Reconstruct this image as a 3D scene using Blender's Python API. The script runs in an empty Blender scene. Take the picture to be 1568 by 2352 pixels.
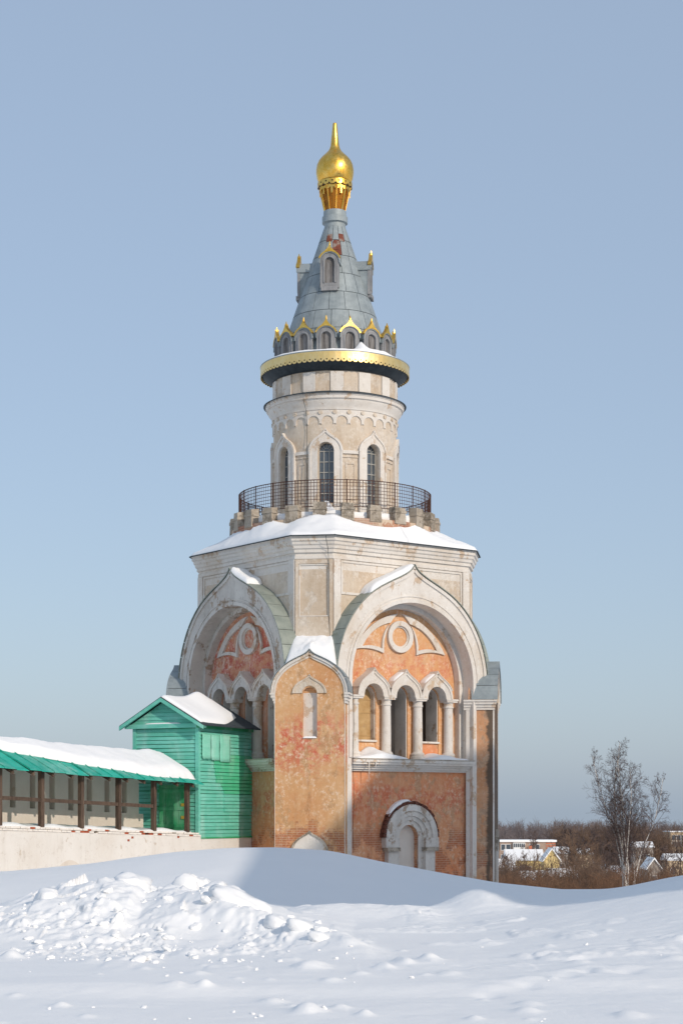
import bpy, bmesh, math, random
import numpy as np
from math import sin, cos, tan, pi, radians, sqrt, atan2
from mathutils import Vector, Matrix, geometry

random.seed(7)
SC = bpy.context.scene
COL = SC.collection
EYE = 1.7                     # height of the camera above the near snow

# ------------------------------------------------------------------ camera, sky, sun, exposure
cam_d = bpy.data.cameras.new('camera')
cam = bpy.data.objects.new('camera', cam_d); COL.objects.link(cam)
cam.location = (0, 0, EYE); cam.rotation_euler = (pi/2, 0, 0)
cam_d.sensor_fit = 'HORIZONTAL'; cam_d.sensor_width = 36.0
cam_d.lens = 36.0*4170/1568
cam_d.shift_y = 694/1568
cam_d.clip_start = 0.5; cam_d.clip_end = 8000
SC.camera = cam

SUN_AZ, SUN_EL = radians(38), radians(26)     # azimuth to the right of the direction back to the camera
S_DIR = Vector((sin(SUN_AZ)*cos(SUN_EL), -cos(SUN_AZ)*cos(SUN_EL), sin(SUN_EL)))   # towards the sun
w = bpy.data.worlds.new('World'); SC.world = w; w.use_nodes = True
nt = w.node_tree; nt.nodes.clear()
sky = nt.nodes.new('ShaderNodeTexSky'); sky.sky_type = 'NISHITA'; sky.sun_disc = False
sky.sun_elevation = SUN_EL
sky.sun_rotation = atan2(S_DIR.x, S_DIR.y)
sky.altitude = 150; sky.air_density = 1.0; sky.dust_density = 2.0; sky.ozone_density = 1.3
bg = nt.nodes.new('ShaderNodeBackground'); bg.inputs['Strength'].default_value = 0.15
wo = nt.nodes.new('ShaderNodeOutputWorld')
veil = nt.nodes.new('ShaderNodeMix'); veil.data_type = 'RGBA'; veil.inputs[0].default_value = 0.65      # thin even winter haze over the whole sky
veil.inputs[7].default_value = (2.74, 3.42, 4.42, 1)
nt.links.new(sky.outputs[0], veil.inputs[6]); nt.links.new(veil.outputs[2], bg.inputs[0]); nt.links.new(bg.outputs[0], wo.inputs[0])
sun_d = bpy.data.lights.new('sun', 'SUN'); sun_d.energy = 2.5; sun_d.angle = radians(0.55); sun_d.color = (1.0, 0.89, 0.76)
sun = bpy.data.objects.new('sun', sun_d); COL.objects.link(sun); sun.location = (40, -50, 60)
sun.rotation_euler = S_DIR.to_track_quat('Z', 'Y').to_euler()
SC.view_settings.view_transform = 'Standard'; SC.view_settings.look = 'None'
SC.view_settings.gamma = 1.0; SC.view_settings.use_curve_mapping = False
SC.view_settings.exposure = 0.0
SC.cycles.use_denoising = True
SC.cycles.max_bounces = 6; SC.cycles.diffuse_bounces = 4

# ------------------------------------------------------------------ materials
def srgb(r, g, b):
    f = lambda c: (c/12.92 if c <= 0.04045 else ((c+0.055)/1.055)**2.4)
    return (f(r/255), f(g/255), f(b/255), 1.0)

class NB:
    """short-hand node builder"""
    def __init__(s, name):
        s.m = bpy.data.materials.new(name); s.m.use_nodes = True
        s.t = s.m.node_tree; s.t.nodes.clear()
        s.out = s.t.nodes.new('ShaderNodeOutputMaterial')
        s.b = s.t.nodes.new('ShaderNodeBsdfPrincipled')
        s.t.links.new(s.b.outputs[0], s.out.inputs[0])
        s.g = s.t.nodes.new('ShaderNodeNewGeometry')
        s.pos = s.g.outputs['Position']
        s.oi = s.t.nodes.new('ShaderNodeObjectInfo')
    def put(s, sock, v):
        if isinstance(v, bpy.types.NodeSocket): s.t.links.new(v, sock)
        else: sock.default_value = v
    def noise(s, scale, detail=6, rough=0.6, vec=None, dist=0.0):
        n = s.t.nodes.new('ShaderNodeTexNoise'); s.put(n.inputs['Vector'], vec or s.pos)
        n.inputs['Scale'].default_value = scale; n.inputs['Detail'].default_value = detail
        n.inputs['Roughness'].default_value = rough; n.inputs['Distortion'].default_value = dist
        return n.outputs['Fac']
    def voro(s, scale, vec=None, feature='F1'):
        n = s.t.nodes.new('ShaderNodeTexVoronoi'); n.feature = feature; s.put(n.inputs['Vector'], vec or s.pos)
        n.inputs['Scale'].default_value = scale
        return n.outputs['Distance']
    def scaled(s, sc, off=(0, 0, 0), vec=None):
        n = s.t.nodes.new('ShaderNodeMapping'); s.put(n.inputs['Vector'], vec or s.pos)
        n.inputs['Scale'].default_value = sc; n.inputs['Location'].default_value = off
        return n.outputs[0]
    def step(s, f, a, b, lo=0.0, hi=1.0):
        n = s.t.nodes.new('ShaderNodeMapRange'); n.interpolation_type = 'SMOOTHSTEP'; s.put(n.inputs[0], f)
        n.inputs[1].default_value = a; n.inputs[2].default_value = b
        n.inputs[3].default_value = lo; n.inputs[4].default_value = hi
        return n.outputs[0]
    def math(s, op, a, b=0.0):
        n = s.t.nodes.new('ShaderNodeMath'); n.operation = op; s.put(n.inputs[0], a); s.put(n.inputs[1], b)
        return n.outputs[0]
    def mix(s, f, a, b, mode='MIX'):
        n = s.t.nodes.new('ShaderNodeMix'); n.data_type = 'RGBA'; n.blend_type = mode
        s.put(n.inputs[0], f); s.put(n.inputs[6], a); s.put(n.inputs[7], b)
        return n.outputs[2]
    def ramp(s, f, stops):
        n = s.t.nodes.new('ShaderNodeValToRGB'); s.put(n.inputs[0], f); e = n.color_ramp.elements
        e[0].position, e[0].color = stops[0]; e[1].position, e[1].color = stops[-1]
        for p, c in stops[1:-1]:
            x = e.new(p); x.color = c
        return n.outputs[0]
    def sep(s, v=None):
        n = s.t.nodes.new('ShaderNodeSeparateXYZ'); s.put(n.inputs[0], v or s.pos); return n.outputs
    def bump(s, h, strength=0.3, dist=0.02):
        n = s.t.nodes.new('ShaderNodeBump'); s.put(n.inputs['Height'], h)
        n.inputs['Strength'].default_value = strength; n.inputs['Distance'].default_value = dist
        s.t.links.new(n.outputs[0], s.b.inputs['Normal'])
    def done(s, col, rough=0.8, metal=0.0, spec=0.3):
        s.put(s.b.inputs['Base Color'], col); s.put(s.b.inputs['Roughness'], rough); s.put(s.b.inputs['Metallic'], metal)
        s.b.inputs['Specular IOR Level'].default_value = spec
        return s.m

M = {}
def plaster(name, c1, c2, c3, patch, patch_amt, speck=None, speck_amt=0.35, dirt=srgb(110, 98, 86), dirt_amt=0.45, bands=(), seed=0.0, brick_amt=0.0, brickz=None, mould=False):
    k = NB(name)
    v = k.scaled((1, 1, 1), (seed, seed*1.7, seed*0.6))
    big = k.noise(0.55, 7, 0.62, v)
    col = k.ramp(big, [(0.30, c1), (0.5, c2), (0.68, c3)])
    for (z0, z1, soft, c, amt) in bands:          # weathered belts in the old paint
        z = k.sep()[2]
        zn = k.math('ADD', z, k.math('MULTIPLY', k.math('SUBTRACT', k.noise(0.9, 5, 0.6, v), 0.5), 2.2))
        m = k.math('MULTIPLY', k.step(zn, z0-soft, z0+soft), k.step(zn, z1-soft, z1+soft, 1, 0))
        sp = k.step(k.noise(2.6, 9, 0.75, k.scaled((1, 1, 1), (seed+9, 3, 1))), 0.42, 0.58)
        col = k.mix(k.math('MULTIPLY', k.math('MULTIPLY', m, sp), amt), col, c)
    fine = k.noise(5.5, 10, 0.72, v)
    col = k.mix(k.step(fine, 0.35, 0.75, 0, 0.55), col, k.mix(0.5, col, c3))
    p = k.noise(1.35, 12, 0.68, k.scaled((1, 1, 0.8), (seed+31, 5, 7)))
    pm = k.step(p, 0.63-patch_amt, 0.66-patch_amt)
    col = k.mix(k.math('MULTIPLY', pm, 0.8), col, k.mix(k.step(fine, 0.4, 0.6), patch, k.mix(0.35, patch, dirt)))
    if speck:
        zone = k.step(k.noise(0.7, 4, 0.6, k.scaled((1, 1, 1), (seed+13, 1, 2))), 0.38, 0.62, 0.25, 1.0)
        sp = k.step(k.noise(7.5, 12, 0.8, k.scaled((1, 1, .8), (seed+3, 11, 2))), 0.50, 0.60)
        col = k.mix(k.math('MULTIPLY', k.math('MULTIPLY', sp, zone), speck_amt*1.35), col, speck)
        sp2 = k.step(k.noise(2.1, 12, 0.78, k.scaled((1.3, 1.3, 0.8), (seed+5, 1, 22))), 0.57, 0.62)
        col = k.mix(k.math('MULTIPLY', sp2, speck_amt*.55), col, k.mix(0.35, col, speck))
        drip = k.step(k.noise(1.6, 9, 0.7, k.scaled((3.4, 3.4, 0.35), (seed+8, 3, 1))), 0.54, 0.66)
        col = k.mix(k.math('MULTIPLY', drip, speck_amt*.55), col, k.mix(0.6, col, speck))
        dkp = k.step(k.noise(5.0, 12, 0.8, k.scaled((1, 1, 1), (seed+23, 7, 2))), 0.54, 0.62)
        col = k.mix(k.math('MULTIPLY', dkp, 0.42), col, k.mix(0.55, col, dirt))
    if brick_amt:
        bk = k.t.nodes.new('ShaderNodeTexBrick'); 
        sx = k.sep(); cm = k.t.nodes.new('ShaderNodeCombineXYZ')
        k.put(cm.inputs[0], k.math('ADD', sx[0], sx[1])); k.put(cm.inputs[1], sx[2])
        k.put(bk.inputs['Vector'], cm.outputs[0])
        bk.inputs['Scale'].default_value = 1.0; bk.inputs['Brick Width'].default_value = 0.36; bk.inputs['Row Height'].default_value = 0.095
        bk.inputs['Mortar Size'].default_value = 0.012
        bk.inputs['Color1'].default_value = srgb(150, 62, 40); bk.inputs['Color2'].default_value = srgb(120, 52, 40); bk.inputs['Mortar'].default_value = srgb(168, 150, 132)
        bm_ = k.step(k.noise(0.8, 10, 0.7, k.scaled((1, 1, 1), (seed+50, 0, 4))), 0.62-brick_amt, 0.66-brick_amt)
        if brickz:
            zz = k.math('ADD', k.sep()[2], k.math('MULTIPLY', k.noise(1.1, 6, 0.6, v), 1.6))
            bm_ = k.math('MULTIPLY', bm_, k.step(zz, brickz-0.4, brickz+0.5, 1, 0))
        col = k.mix(k.math('MULTIPLY', bm_, 0.5), col, bk.outputs[0])
    st = k.noise(1.0, 8, 0.65, k.scaled((2.2, 2.2, 0.22), (seed, 2, 3)))
    col = k.mix(k.step(st, 0.50, 0.80, 0, dirt_amt), col, k.mix(0.75, col, dirt))
    dk = k.noise(0.9, 12, 0.72, k.scaled((1.2, 1.2, 0.5), (seed+71, 8, 5)))
    col = k.mix(k.step(dk, 0.60, 0.72, 0, dirt_amt*1.1), col, dirt)
    if mould:      # black mould running down the damp outer edge of the pier
        wx = k.math('ADD', k.sep()[0], k.math('MULTIPLY', k.math('SUBTRACT', k.noise(0.9, 8, 0.65, k.scaled((0.3, 0.3, 1))), 0.5), 0.9))
        mm = k.math('MULTIPLY', k.step(wx, 6.16, 6.30), k.step(k.noise(1.4, 8, 0.7, k.scaled((2, 2, 0.5))), 0.30, 0.46, 0.45, 1.0))
        col = k.mix(k.math('MULTIPLY', mm, 0.92), col, srgb(92, 82, 72))
    k.bump(k.math('ADD', k.math('MULTIPLY', fine, 0.6), k.math('MULTIPLY', pm, -0.5)), 0.35, 0.03)
    M[name] = k.done(col, 0.92, 0, 0.15)

plaster('white_plaster', srgb(204, 190, 173), srgb(216, 208, 198), srgb(223, 217, 209), srgb(200, 172, 142), 0.055, srgb(234, 230, 224), 0.4, srgb(150, 134, 115), 0.30, seed=1)
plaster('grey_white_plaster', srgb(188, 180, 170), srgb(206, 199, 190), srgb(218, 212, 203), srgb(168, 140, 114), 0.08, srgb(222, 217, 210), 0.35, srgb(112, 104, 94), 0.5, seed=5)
plaster('beige_plaster', srgb(186, 164, 139), srgb(202, 185, 164), srgb(216, 203, 187), srgb(216, 205, 191), 0.10, srgb(226, 216, 204), 0.42, srgb(142, 119, 94), 0.45, seed=9)
plaster('orange_plaster', srgb(214, 132, 88), srgb(216, 148, 106), srgb(212, 162, 124), srgb(196, 158, 124), 0.09, srgb(228, 196, 170), 0.65, srgb(158, 92, 66), 0.55,
        bands=[(1.7, 2.9, 0.5, srgb(196, 88, 66), 0.7)], seed=3, brick_amt=0.16, brickz=1.8)
plaster('peach_plaster', srgb(208, 148, 98), srgb(214, 163, 116), srgb(220, 180, 142), srgb(214, 176, 138), 0.06, srgb(234, 210, 184), 0.6, srgb(186, 106, 72), 0.5,
        bands=[(7.3, 8.6, 0.6, srgb(196, 96, 78), 0.6)], seed=13)
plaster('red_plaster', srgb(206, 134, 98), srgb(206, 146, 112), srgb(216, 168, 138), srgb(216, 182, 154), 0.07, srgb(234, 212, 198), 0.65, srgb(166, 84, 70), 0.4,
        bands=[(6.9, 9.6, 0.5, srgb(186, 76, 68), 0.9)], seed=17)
plaster('ochre_plaster', srgb(196, 138, 92), srgb(206, 158, 112), srgb(214, 174, 132), srgb(196, 156, 114), 0.08, srgb(230, 206, 180), 0.7, srgb(140, 100, 70), 0.6,
        bands=[(3.6, 5.4, 0.45, srgb(196, 84, 70), 0.85), (-1.2, 1.0, 0.5, srgb(186, 96, 68), 0.5)], seed=21, brick_amt=0.10, brickz=2.2)
plaster('stained_plaster', srgb(190, 130, 88), srgb(200, 148, 108), srgb(208, 166, 136), srgb(196, 164, 136), 0.08, srgb(218, 192, 170), 0.4, srgb(92, 80, 70), 0.7, seed=27, brick_amt=0.25, brickz=0.9, mould=True)
plaster('brick_patch', srgb(196, 170, 142), srgb(204, 182, 158), srgb(212, 194, 172), srgb(180, 120, 92), 0.12, srgb(222, 204, 184), 0.4, srgb(130, 100, 80), 0.5, seed=45, brick_amt=0.16)
plaster('limewash', srgb(214, 206, 196), srgb(220, 214, 206), srgb(225, 220, 213), srgb(200, 186, 170), 0.0, srgb(220, 216, 210), 0.2, srgb(164, 147, 128), 0.32, seed=33)
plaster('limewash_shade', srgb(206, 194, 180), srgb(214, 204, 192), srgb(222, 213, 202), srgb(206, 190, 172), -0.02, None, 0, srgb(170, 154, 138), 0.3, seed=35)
plaster('worn_stone', srgb(150, 138, 122), srgb(174, 162, 146), srgb(196, 186, 172), srgb(128, 118, 104), 0.10, srgb(210, 202, 191), 0.4, srgb(86, 79, 70), 0.85, seed=39)

def simple(name, c1, c2, scale=3.0, rough=0.7, metal=0.0, bump=0.2, stretch=(1, 1, 1), spec=0.3, var=0.0, dist=0.01, dark=None, dark_at=0.62):
    k = NB(name); v = k.scaled(stretch)
    n = k.noise(scale, 8, 0.65, v)
    col = k.mix(k.step(n, 0.3, 0.7), c1, c2)
    if dark is not None:
        col = k.mix(k.step(k.noise(scale*0.6, 10, 0.7, k.scaled(stretch, (17, 5, 9))), dark_at, dark_at+0.1, 0, 0.8), col, dark)
    if var:
        r = k.oi.outputs['Random']
        col = k.mix(k.math('MULTIPLY', r, var), col, k.mix(1.0, col, (0.55, 0.55, 0.55, 1), 'MULTIPLY'))
    k.bump(k.noise(scale*4, 6, 0.6, v), bump, dist)
    M[name] = k.done(col, rough, metal, spec); return k

simple('roof_metal', srgb(136, 145, 148), srgb(158, 167, 169), 2.4, 0.55, 0.15, 0.12, var=0.2, spec=0.35, dark=srgb(118, 122, 121), dark_at=0.64)
simple('arch_metal', srgb(138, 146, 138), srgb(160, 166, 156), 2.0, 0.6, 0.2, 0.12, var=0.25, dark=srgb(112, 116, 96))
simple('seam_dark', srgb(52, 60, 66), srgb(70, 78, 82), 4, 0.7, 0.2)
simple('roof_rust', srgb(128, 78, 62), srgb(106, 54, 42), 5, 0.85, 0.0, dark=srgb(146, 138, 130), dark_at=0.50)
simple('grey_wood', srgb(124, 125, 128), srgb(158, 158, 158), 5, 0.85, 0, 0.4, (1, 1, 0.25), var=0.2, dark=srgb(88, 84, 80))
simple('old_board', srgb(84, 80, 78), srgb(150, 147, 145), 7, 0.9, 0, 0.5, (1, 1, 0.12), var=0.45, dark=srgb(56, 48, 44))
simple('soffit_metal', srgb(40, 48, 54), srgb(58, 66, 70), 3, 0.6, 0.2)
simple('rail_iron', srgb(70, 50, 44), srgb(94, 62, 50), 8, 0.8, 0.3)
simple('window_frame_paint', srgb(150, 150, 146), srgb(176, 174, 168), 6, 0.7)
simple('post_wood', srgb(70, 56, 48), srgb(106, 88, 74), 5, 0.85, 0, 0.5, (2, 2, 0.3), var=0.4, dark=srgb(46, 36, 32))
simple('dark_inside', srgb(176, 172, 166), srgb(196, 192, 186), 1.2, 0.95)
simple('tan_board', srgb(176, 140, 92), srgb(196, 164, 118), 3.5, 0.85, 0, 0.3, dark=srgb(150, 134, 112))
simple('brick_red', srgb(160, 78, 52), srgb(184, 100, 70), 6, 0.9, var=0.4)
simple('brick_white', srgb(226, 216, 204), srgb(238, 231, 222), 5, 0.9, var=0.15, dark=srgb(196, 150, 124), dark_at=0.66)
simple('brick_old', srgb(88, 56, 46), srgb(116, 74, 60), 6, 0.9, var=0.4)
simple('green_hinge', srgb(170, 150, 60), srgb(190, 160, 70), 6, 0.6)
simple('icicle', srgb(205, 200, 192), srgb(222, 220, 216), 6, 0.3)

# gold leaf
k = NB('gold'); n = k.noise(4, 6, 0.6)
k.bump(k.noise(7, 5, 0.6), 0.12, 0.03)
M['gold'] = k.done(k.mix(k.step(n, 0.35, 0.7), srgb(240, 186, 78), srgb(252, 208, 112)), k.step(k.noise(9, 4, 0.6), 0.3, 0.7, 0.24, 0.42), 1.0)
k = NB('gold_band_leaf'); n = k.noise(3, 6, 0.6)
k.bump(k.noise(14, 4, 0.6), 0.10, 0.02)
M['gold_band_leaf'] = k.done(k.mix(k.step(n, 0.35, 0.7), srgb(244, 208, 136), srgb(252, 222, 160)), 0.38, 0.9)
k = NB('lantern_glaze'); n = k.noise(5, 8, 0.7)
M['lantern_glaze'] = k.done(k.ramp(n, [(0.3, srgb(82, 54, 24)), (0.5, srgb(170, 108, 28)), (0.7, srgb(120, 76, 30))]), 0.45, 0.4)
# glass
k = NB('glass_dark'); n = k.noise(1.2, 3, 0.5)
k.bump(n, 0.15, 0.02)
M['glass_dark'] = k.done(k.mix(n, srgb(58, 66, 74), srgb(88, 96, 104)), 0.12, 0.0, 0.9)

# snow
def snowmat(name, bs=0.25, sc=9.0):
    k = NB(name)
    n = k.math('ADD', k.noise(sc, 8, 0.65), k.math('MULTIPLY', k.noise(sc*5, 5, 0.6), 0.35))
    k.bump(n, bs, 0.03)
    c = k.mix(k.noise(0.5, 4, 0.5), (0.865, 0.865, 0.865, 1), (0.90, 0.90, 0.895, 1))
    k.b.inputs['Subsurface Weight'].default_value = 0.0
    M[name] = k.done(c, 0.62, 0, 0.25)
snowmat('snow'); snowmat('roof_snow', 0.2, 5.0)

# green paint, boards vary a little
def greens(name, a, b, c):
    k = NB(name)
    n = k.noise(2.2, 9, 0.7, k.scaled((0.5, 0.5, 3)))
    col = k.mix(k.step(n, 0.3, 0.7), a, b)
    col = k.mix(k.math('MULTIPLY', k.oi.outputs['Random'], 0.5), col, c)
    col = k.mix(k.step(k.noise(1.3, 6, 0.65, k.scaled((1, 1, .35), (3, 3, 3))), .45, .75, 0, .45), col, k.mix(.6, col, (.75, .85, .82, 1)))
    col = k.mix(k.step(k.noise(6, 12, 0.8, k.scaled((0.6, 0.6, 3))), 0.60, 0.70, 0, 0.6), col, srgb(126, 140, 128))
    k.bump(k.noise(9, 6, 0.6, k.scaled((0.5, 0.5, 4))), 0.25, 0.01)
    M[name] = k.done(col, 0.55, 0, 0.35)
greens('green_paint', srgb(92, 186, 162), srgb(128, 206, 188), srgb(78, 168, 142))
greens('green_mid', srgb(66, 180, 134), srgb(98, 196, 158), srgb(56, 162, 112))
greens('green_deep', srgb(40, 154, 100), srgb(66, 174, 122), srgb(32, 136, 84))
greens('green_roof', srgb(26, 160, 138), srgb(48, 184, 162), srgb(30, 142, 122))
greens('green_sheet', srgb(126, 206, 180), srgb(144, 216, 194), srgb(116, 196, 168))

# ------------------------------------------------------------------ mesh helpers
def link(name, me, mat=None, parent=None, loc=(0, 0, 0), rotz=0.0):
    o = bpy.data.objects.new(name, me); COL.objects.link(o)
    o.location = loc; o.rotation_euler = (0, 0, rotz)
    if mat and me is not None and not me.materials: me.materials.append(M[mat])
    if parent: o.parent = parent
    return o
def tag(o, label=None, cat=None, group=None, kind=None):
    if label: o['label'] = label
    if cat: o['category'] = cat
    if group: o['group'] = group
    if kind: o['kind'] = kind
    return o
def empty(name, loc, rotz=0.0):
    o = bpy.data.objects.new(name, None); COL.objects.link(o); o.location = loc; o.rotation_euler = (0, 0, rotz)
    o.empty_display_size = 0.3
    return o
def mesh(name, V, F, smooth=False, mat=None):
    me = bpy.data.meshes.new(name); me.from_pydata([tuple(v) for v in V], [], F); me.update()
    if smooth:
        me.polygons.foreach_set('use_smooth', [True]*len(me.polygons))
    if mat: me.materials.append(M[mat])
    return me
class MB:
    """collects boxes / tubes into one mesh"""
    def __init__(s): s.V = []; s.F = []
    def box(s, x0, x1, y0, y1, z0, z1):
        n = len(s.V)
        s.V += [(x, y, z) for z in (z0, z1) for y in (y0, y1) for x in (x0, x1)]
        s.F += [tuple(n+i for i in f) for f in ((0, 2, 3, 1), (4, 5, 7, 6), (0, 1, 5, 4), (2, 6, 7, 3), (0, 4, 6, 2), (1, 3, 7, 5))]
        return s
    def hexa(s, pts):     # 8 points ordered as in box
        n = len(s.V); s.V += [tuple(p) for p in pts]
        s.F += [tuple(n+i for i in f) for f in ((0, 2, 3, 1), (4, 5, 7, 6), (0, 1, 5, 4), (2, 6, 7, 3), (0, 4, 6, 2), (1, 3, 7, 5))]
        return s
    def tube(s, pts, rads, sides=6, caps=True):
        n0 = len(s.V); pts = [Vector(p) for p in pts]
        for i, p in enumerate(pts):
            d = (pts[min(i+1, len(pts)-1)]-pts[max(i-1, 0)]).normalized()
            a = d.orthogonal().normalized() if abs(d.z) < 0.95 else Vector((1, 0, 0)).cross(d).normalized()
            b = d.cross(a); r = rads[i] if hasattr(rads, '__len__') else rads
            for j in range(sides):
                t = 2*pi*j/sides; q = p+a*(r*cos(t))+b*(r*sin(t)); s.V.append((q.x, q.y, q.z))
        for i in range(len(pts)-1):
            for j in range(sides):
                a_ = n0+i*sides+j; b_ = n0+i*sides+(j+1) % sides
                s.F.append((a_, b_, b_+sides, a_+sides))
        if caps:
            s.F.append(tuple(n0+j for j in range(sides))[::-1]); s.F.append(tuple(n0+(len(pts)-1)*sides+j for j in range(sides)))
        return s
    def build(s, name, mat, parent=None, smooth=False, loc=(0, 0, 0), rotz=0.0):
        return link(name, mesh(name, s.V, s.F, smooth), mat, parent, loc, rotz)

def lathe(prof, n=48, a0=0.0, a1=2*pi, smooth=True, mat=None, name='lathe'):
    full = abs((a1-a0)-2*pi) < 1e-6; cols = n if full else n+1
    V = [(r*cos(a0+(a1-a0)*j/n), r*sin(a0+(a1-a0)*j/n), z) for (r, z) in prof for j in range(cols)]
    F = []
    for i in range(len(prof)-1):
        for j in range(n):
            a = i*cols+j; b = i*cols+(j+1) % cols
            F.append((a, b, b+cols, a+cols))
    me = mesh(name, V, F, smooth)
    if smooth:
        me.set_sharp_from_angle(angle=radians(35))
    return me

def inside(p, loop):
    x, y = p; c = False; n = len(loop); j = n-1
    for i in range(n):
        xi, yi = loop[i]; xj, yj = loop[j]
        if (yi > y) != (yj > y) and x < (xj-xi)*(y-yi)/(yj-yi)+xi: c = not c
        j = i
    return c
def densify(loop, d):
    out = []
    for i, p in enumerate(loop):
        q = loop[(i+1) % len(loop)]; L = sqrt((p[0]-q[0])**2+(p[1]-q[1])**2); m = max(1, int(math.ceil(L/d)))
        out += [(p[0]+(q[0]-p[0])*t/m, p[1]+(q[1]-p[1])*t/m) for t in range(m)]
    return out
def area(l): return 0.5*sum(l[i][0]*l[(i+1) % len(l)][1]-l[(i+1) % len(l)][0]*l[i][1] for i in range(len(l)))
def plate(outer, holes, x0, x1, bend=None, grid=None, back=True):
    """flat plate with holes in (y, z), thickness along x from x0 to x1; bend = radius wraps y around the z axis"""
    loops = [list(outer)]+[list(h) for h in holes]
    if bend: loops = [densify(l, grid or 0.12) for l in loops]
    loops = [l if area(l) > 0 else l[::-1] for l in loops]
    P, E = [], []
    for l in loops:
        n0 = len(P); P += l; E += [(n0+i, n0+(i+1) % len(l)) for i in range(len(l))]
    if bend:
        g = grid or 0.12; ys = [p[0] for p in loops[0]]; zs = [p[1] for p in loops[0]]
        ny = int((max(ys)-min(ys))/g); nz = max(1, int((max(zs)-min(zs))/(g*4)))
        for i in range(1, ny):
            for j in range(1, nz):
                q = (min(ys)+(max(ys)-min(ys))*i/ny, min(zs)+(max(zs)-min(zs))*j/nz)
                if inside(q, loops[0]) and not any(inside(q, h) for h in loops[1:]): P.append(q)
    r = geometry.delaunay_2d_cdt([Vector(p) for p in P], E, [], 0, 1e-6)
    vs = [(v.x, v.y) for v in r[0]]; tris = []
    for f in r[2]:
        cx = sum(vs[i][0] for i in f)/len(f); cy = sum(vs[i][1] for i in f)/len(f)
        if inside((cx, cy), loops[0]) and not any(inside((cx, cy), h) for h in loops[1:]):
            tris.append(tuple(f) if area([vs[i] for i in f]) > 0 else tuple(f)[::-1])
    n = len(vs)
    V = [(x1, y, z) for y, z in vs]; F = list(tris)
    if back:
        V += [(x0, y, z) for y, z in vs]; F += [tuple(i+n for i in t)[::-1] for t in tris]
    ed = {}
    for t in tris:
        for i in range(3): ed[(t[i], t[(i+1) % 3])] = 1
    if not back: V += [(x0, y, z) for y, z in vs]
    for (a, b) in ed:
        if (b, a) not in ed: F.append((b, a, a+n, b+n))
    if bend:
        V = [(x*cos(y/bend), x*sin(y/bend), z) for x, y, z in V]
    me = bpy.data.meshes.new('plate'); me.from_pydata(V, [], F); me.validate(); me.update()
    if not back:
        bm = bmesh.new(); bm.from_mesh(me)
        bmesh.ops.delete(bm, geom=[v for v in bm.verts if not v.link_faces], context='VERTS'); bm.to_mesh(me); bm.free()
    return me
def rect(y0, y1, z0, z1): return [(y0, z0), (y1, z0), (y1, z1), (y0, z1)]
def arch_top(r, zs, n=14, yc=0.0): return [(yc+r*cos(pi*i/n), zs+r*sin(pi*i/n)) for i in range(n+1)]
def arch_loop(r, zs, zb, n=14, yc=0.0): return [(yc-r, zb), (yc+r, zb)]+arch_top(r, zs, n, yc)
def ogee_top(hw, zs, zp, a=56, n=10, yc=0.0, vy=1.0, tight=0.5):
    """right to left: a round arch that sweeps up into a point"""
    A = radians(a); pts = [(hw*cos(A*i/n), zs+hw*vy*sin(A*i/n)) for i in range(n+1)]
    p0 = pts[-1]; d = (-sin(A), cos(A)*vy); L = p0[0]
    b1 = (p0[0]+d[0]*L*0.62, p0[1]+d[1]*L*0.62); p3 = (0.0, zp); b2 = (L*0.10, zp-(zp-p0[1])*tight)
    for i in range(1, n+1):
        t = i/n; q = [(1-t)**3*p0[j]+3*(1-t)**2*t*b1[j]+3*(1-t)*t*t*b2[j]+t**3*p3[j] for j in (0, 1)]
        pts.append(tuple(q))
    return [(yc+y, z) for y, z in pts]+[(yc-y, z) for y, z in pts[-2::-1]]
def band_loop(top_out, top_in):
    """closed band between two arch curves that both run right to left"""
    return list(top_out)+list(top_in)[::-1]
def offset_curve(c, d):
    out = []
    for i in range(len(c)):
        a = c[max(i-1, 0)]; b = c[min(i+1, len(c)-1)]; tx, ty = b[0]-a[0], b[1]-a[1]; L = sqrt(tx*tx+ty*ty) or 1
        out.append((c[i][0]+ty/L*d, c[i][1]-tx/L*d))
    return out
def merge(meshes):
    bm = bmesh.new()
    for me in meshes: bm.from_mesh(me)
    out = bpy.data.meshes.new('merged'); bm.to_mesh(out); bm.free(); return out

# ------------------------------------------------------------------ lattice noise in numpy (ground and snow)
_rs = np.random.RandomState(11); _perm = np.tile(_rs.permutation(512), 3); _g = _rs.uniform(0, 1, 512)
def vnoise(x, y):
    xi = np.floor(x).astype(int); yi = np.floor(y).astype(int); xf = x-xi; yf = y-yi
    u = xf*xf*xf*(xf*(xf*6-15)+10); v = yf*yf*yf*(yf*(yf*6-15)+10)
    h = lambda a, b: _g[_perm[(_perm[a % 512]+b % 512) % 1024] % 512]
    a = h(xi, yi); b = h(xi+1, yi); c = h(xi, yi+1); d = h(xi+1, yi+1)
    return (a*(1-u)+b*u)*(1-v)+(c*(1-u)+d*u)*v
def fbm(x, y, oct=5, gain=0.5):
    s = 0; a = 1.0; t = 0
    for i in range(oct):
        s = s+a*vnoise(x*2**i+17.3*i, y*2**i+5.1*i); t += a; a *= gain
    return s/t-0.5
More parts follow.
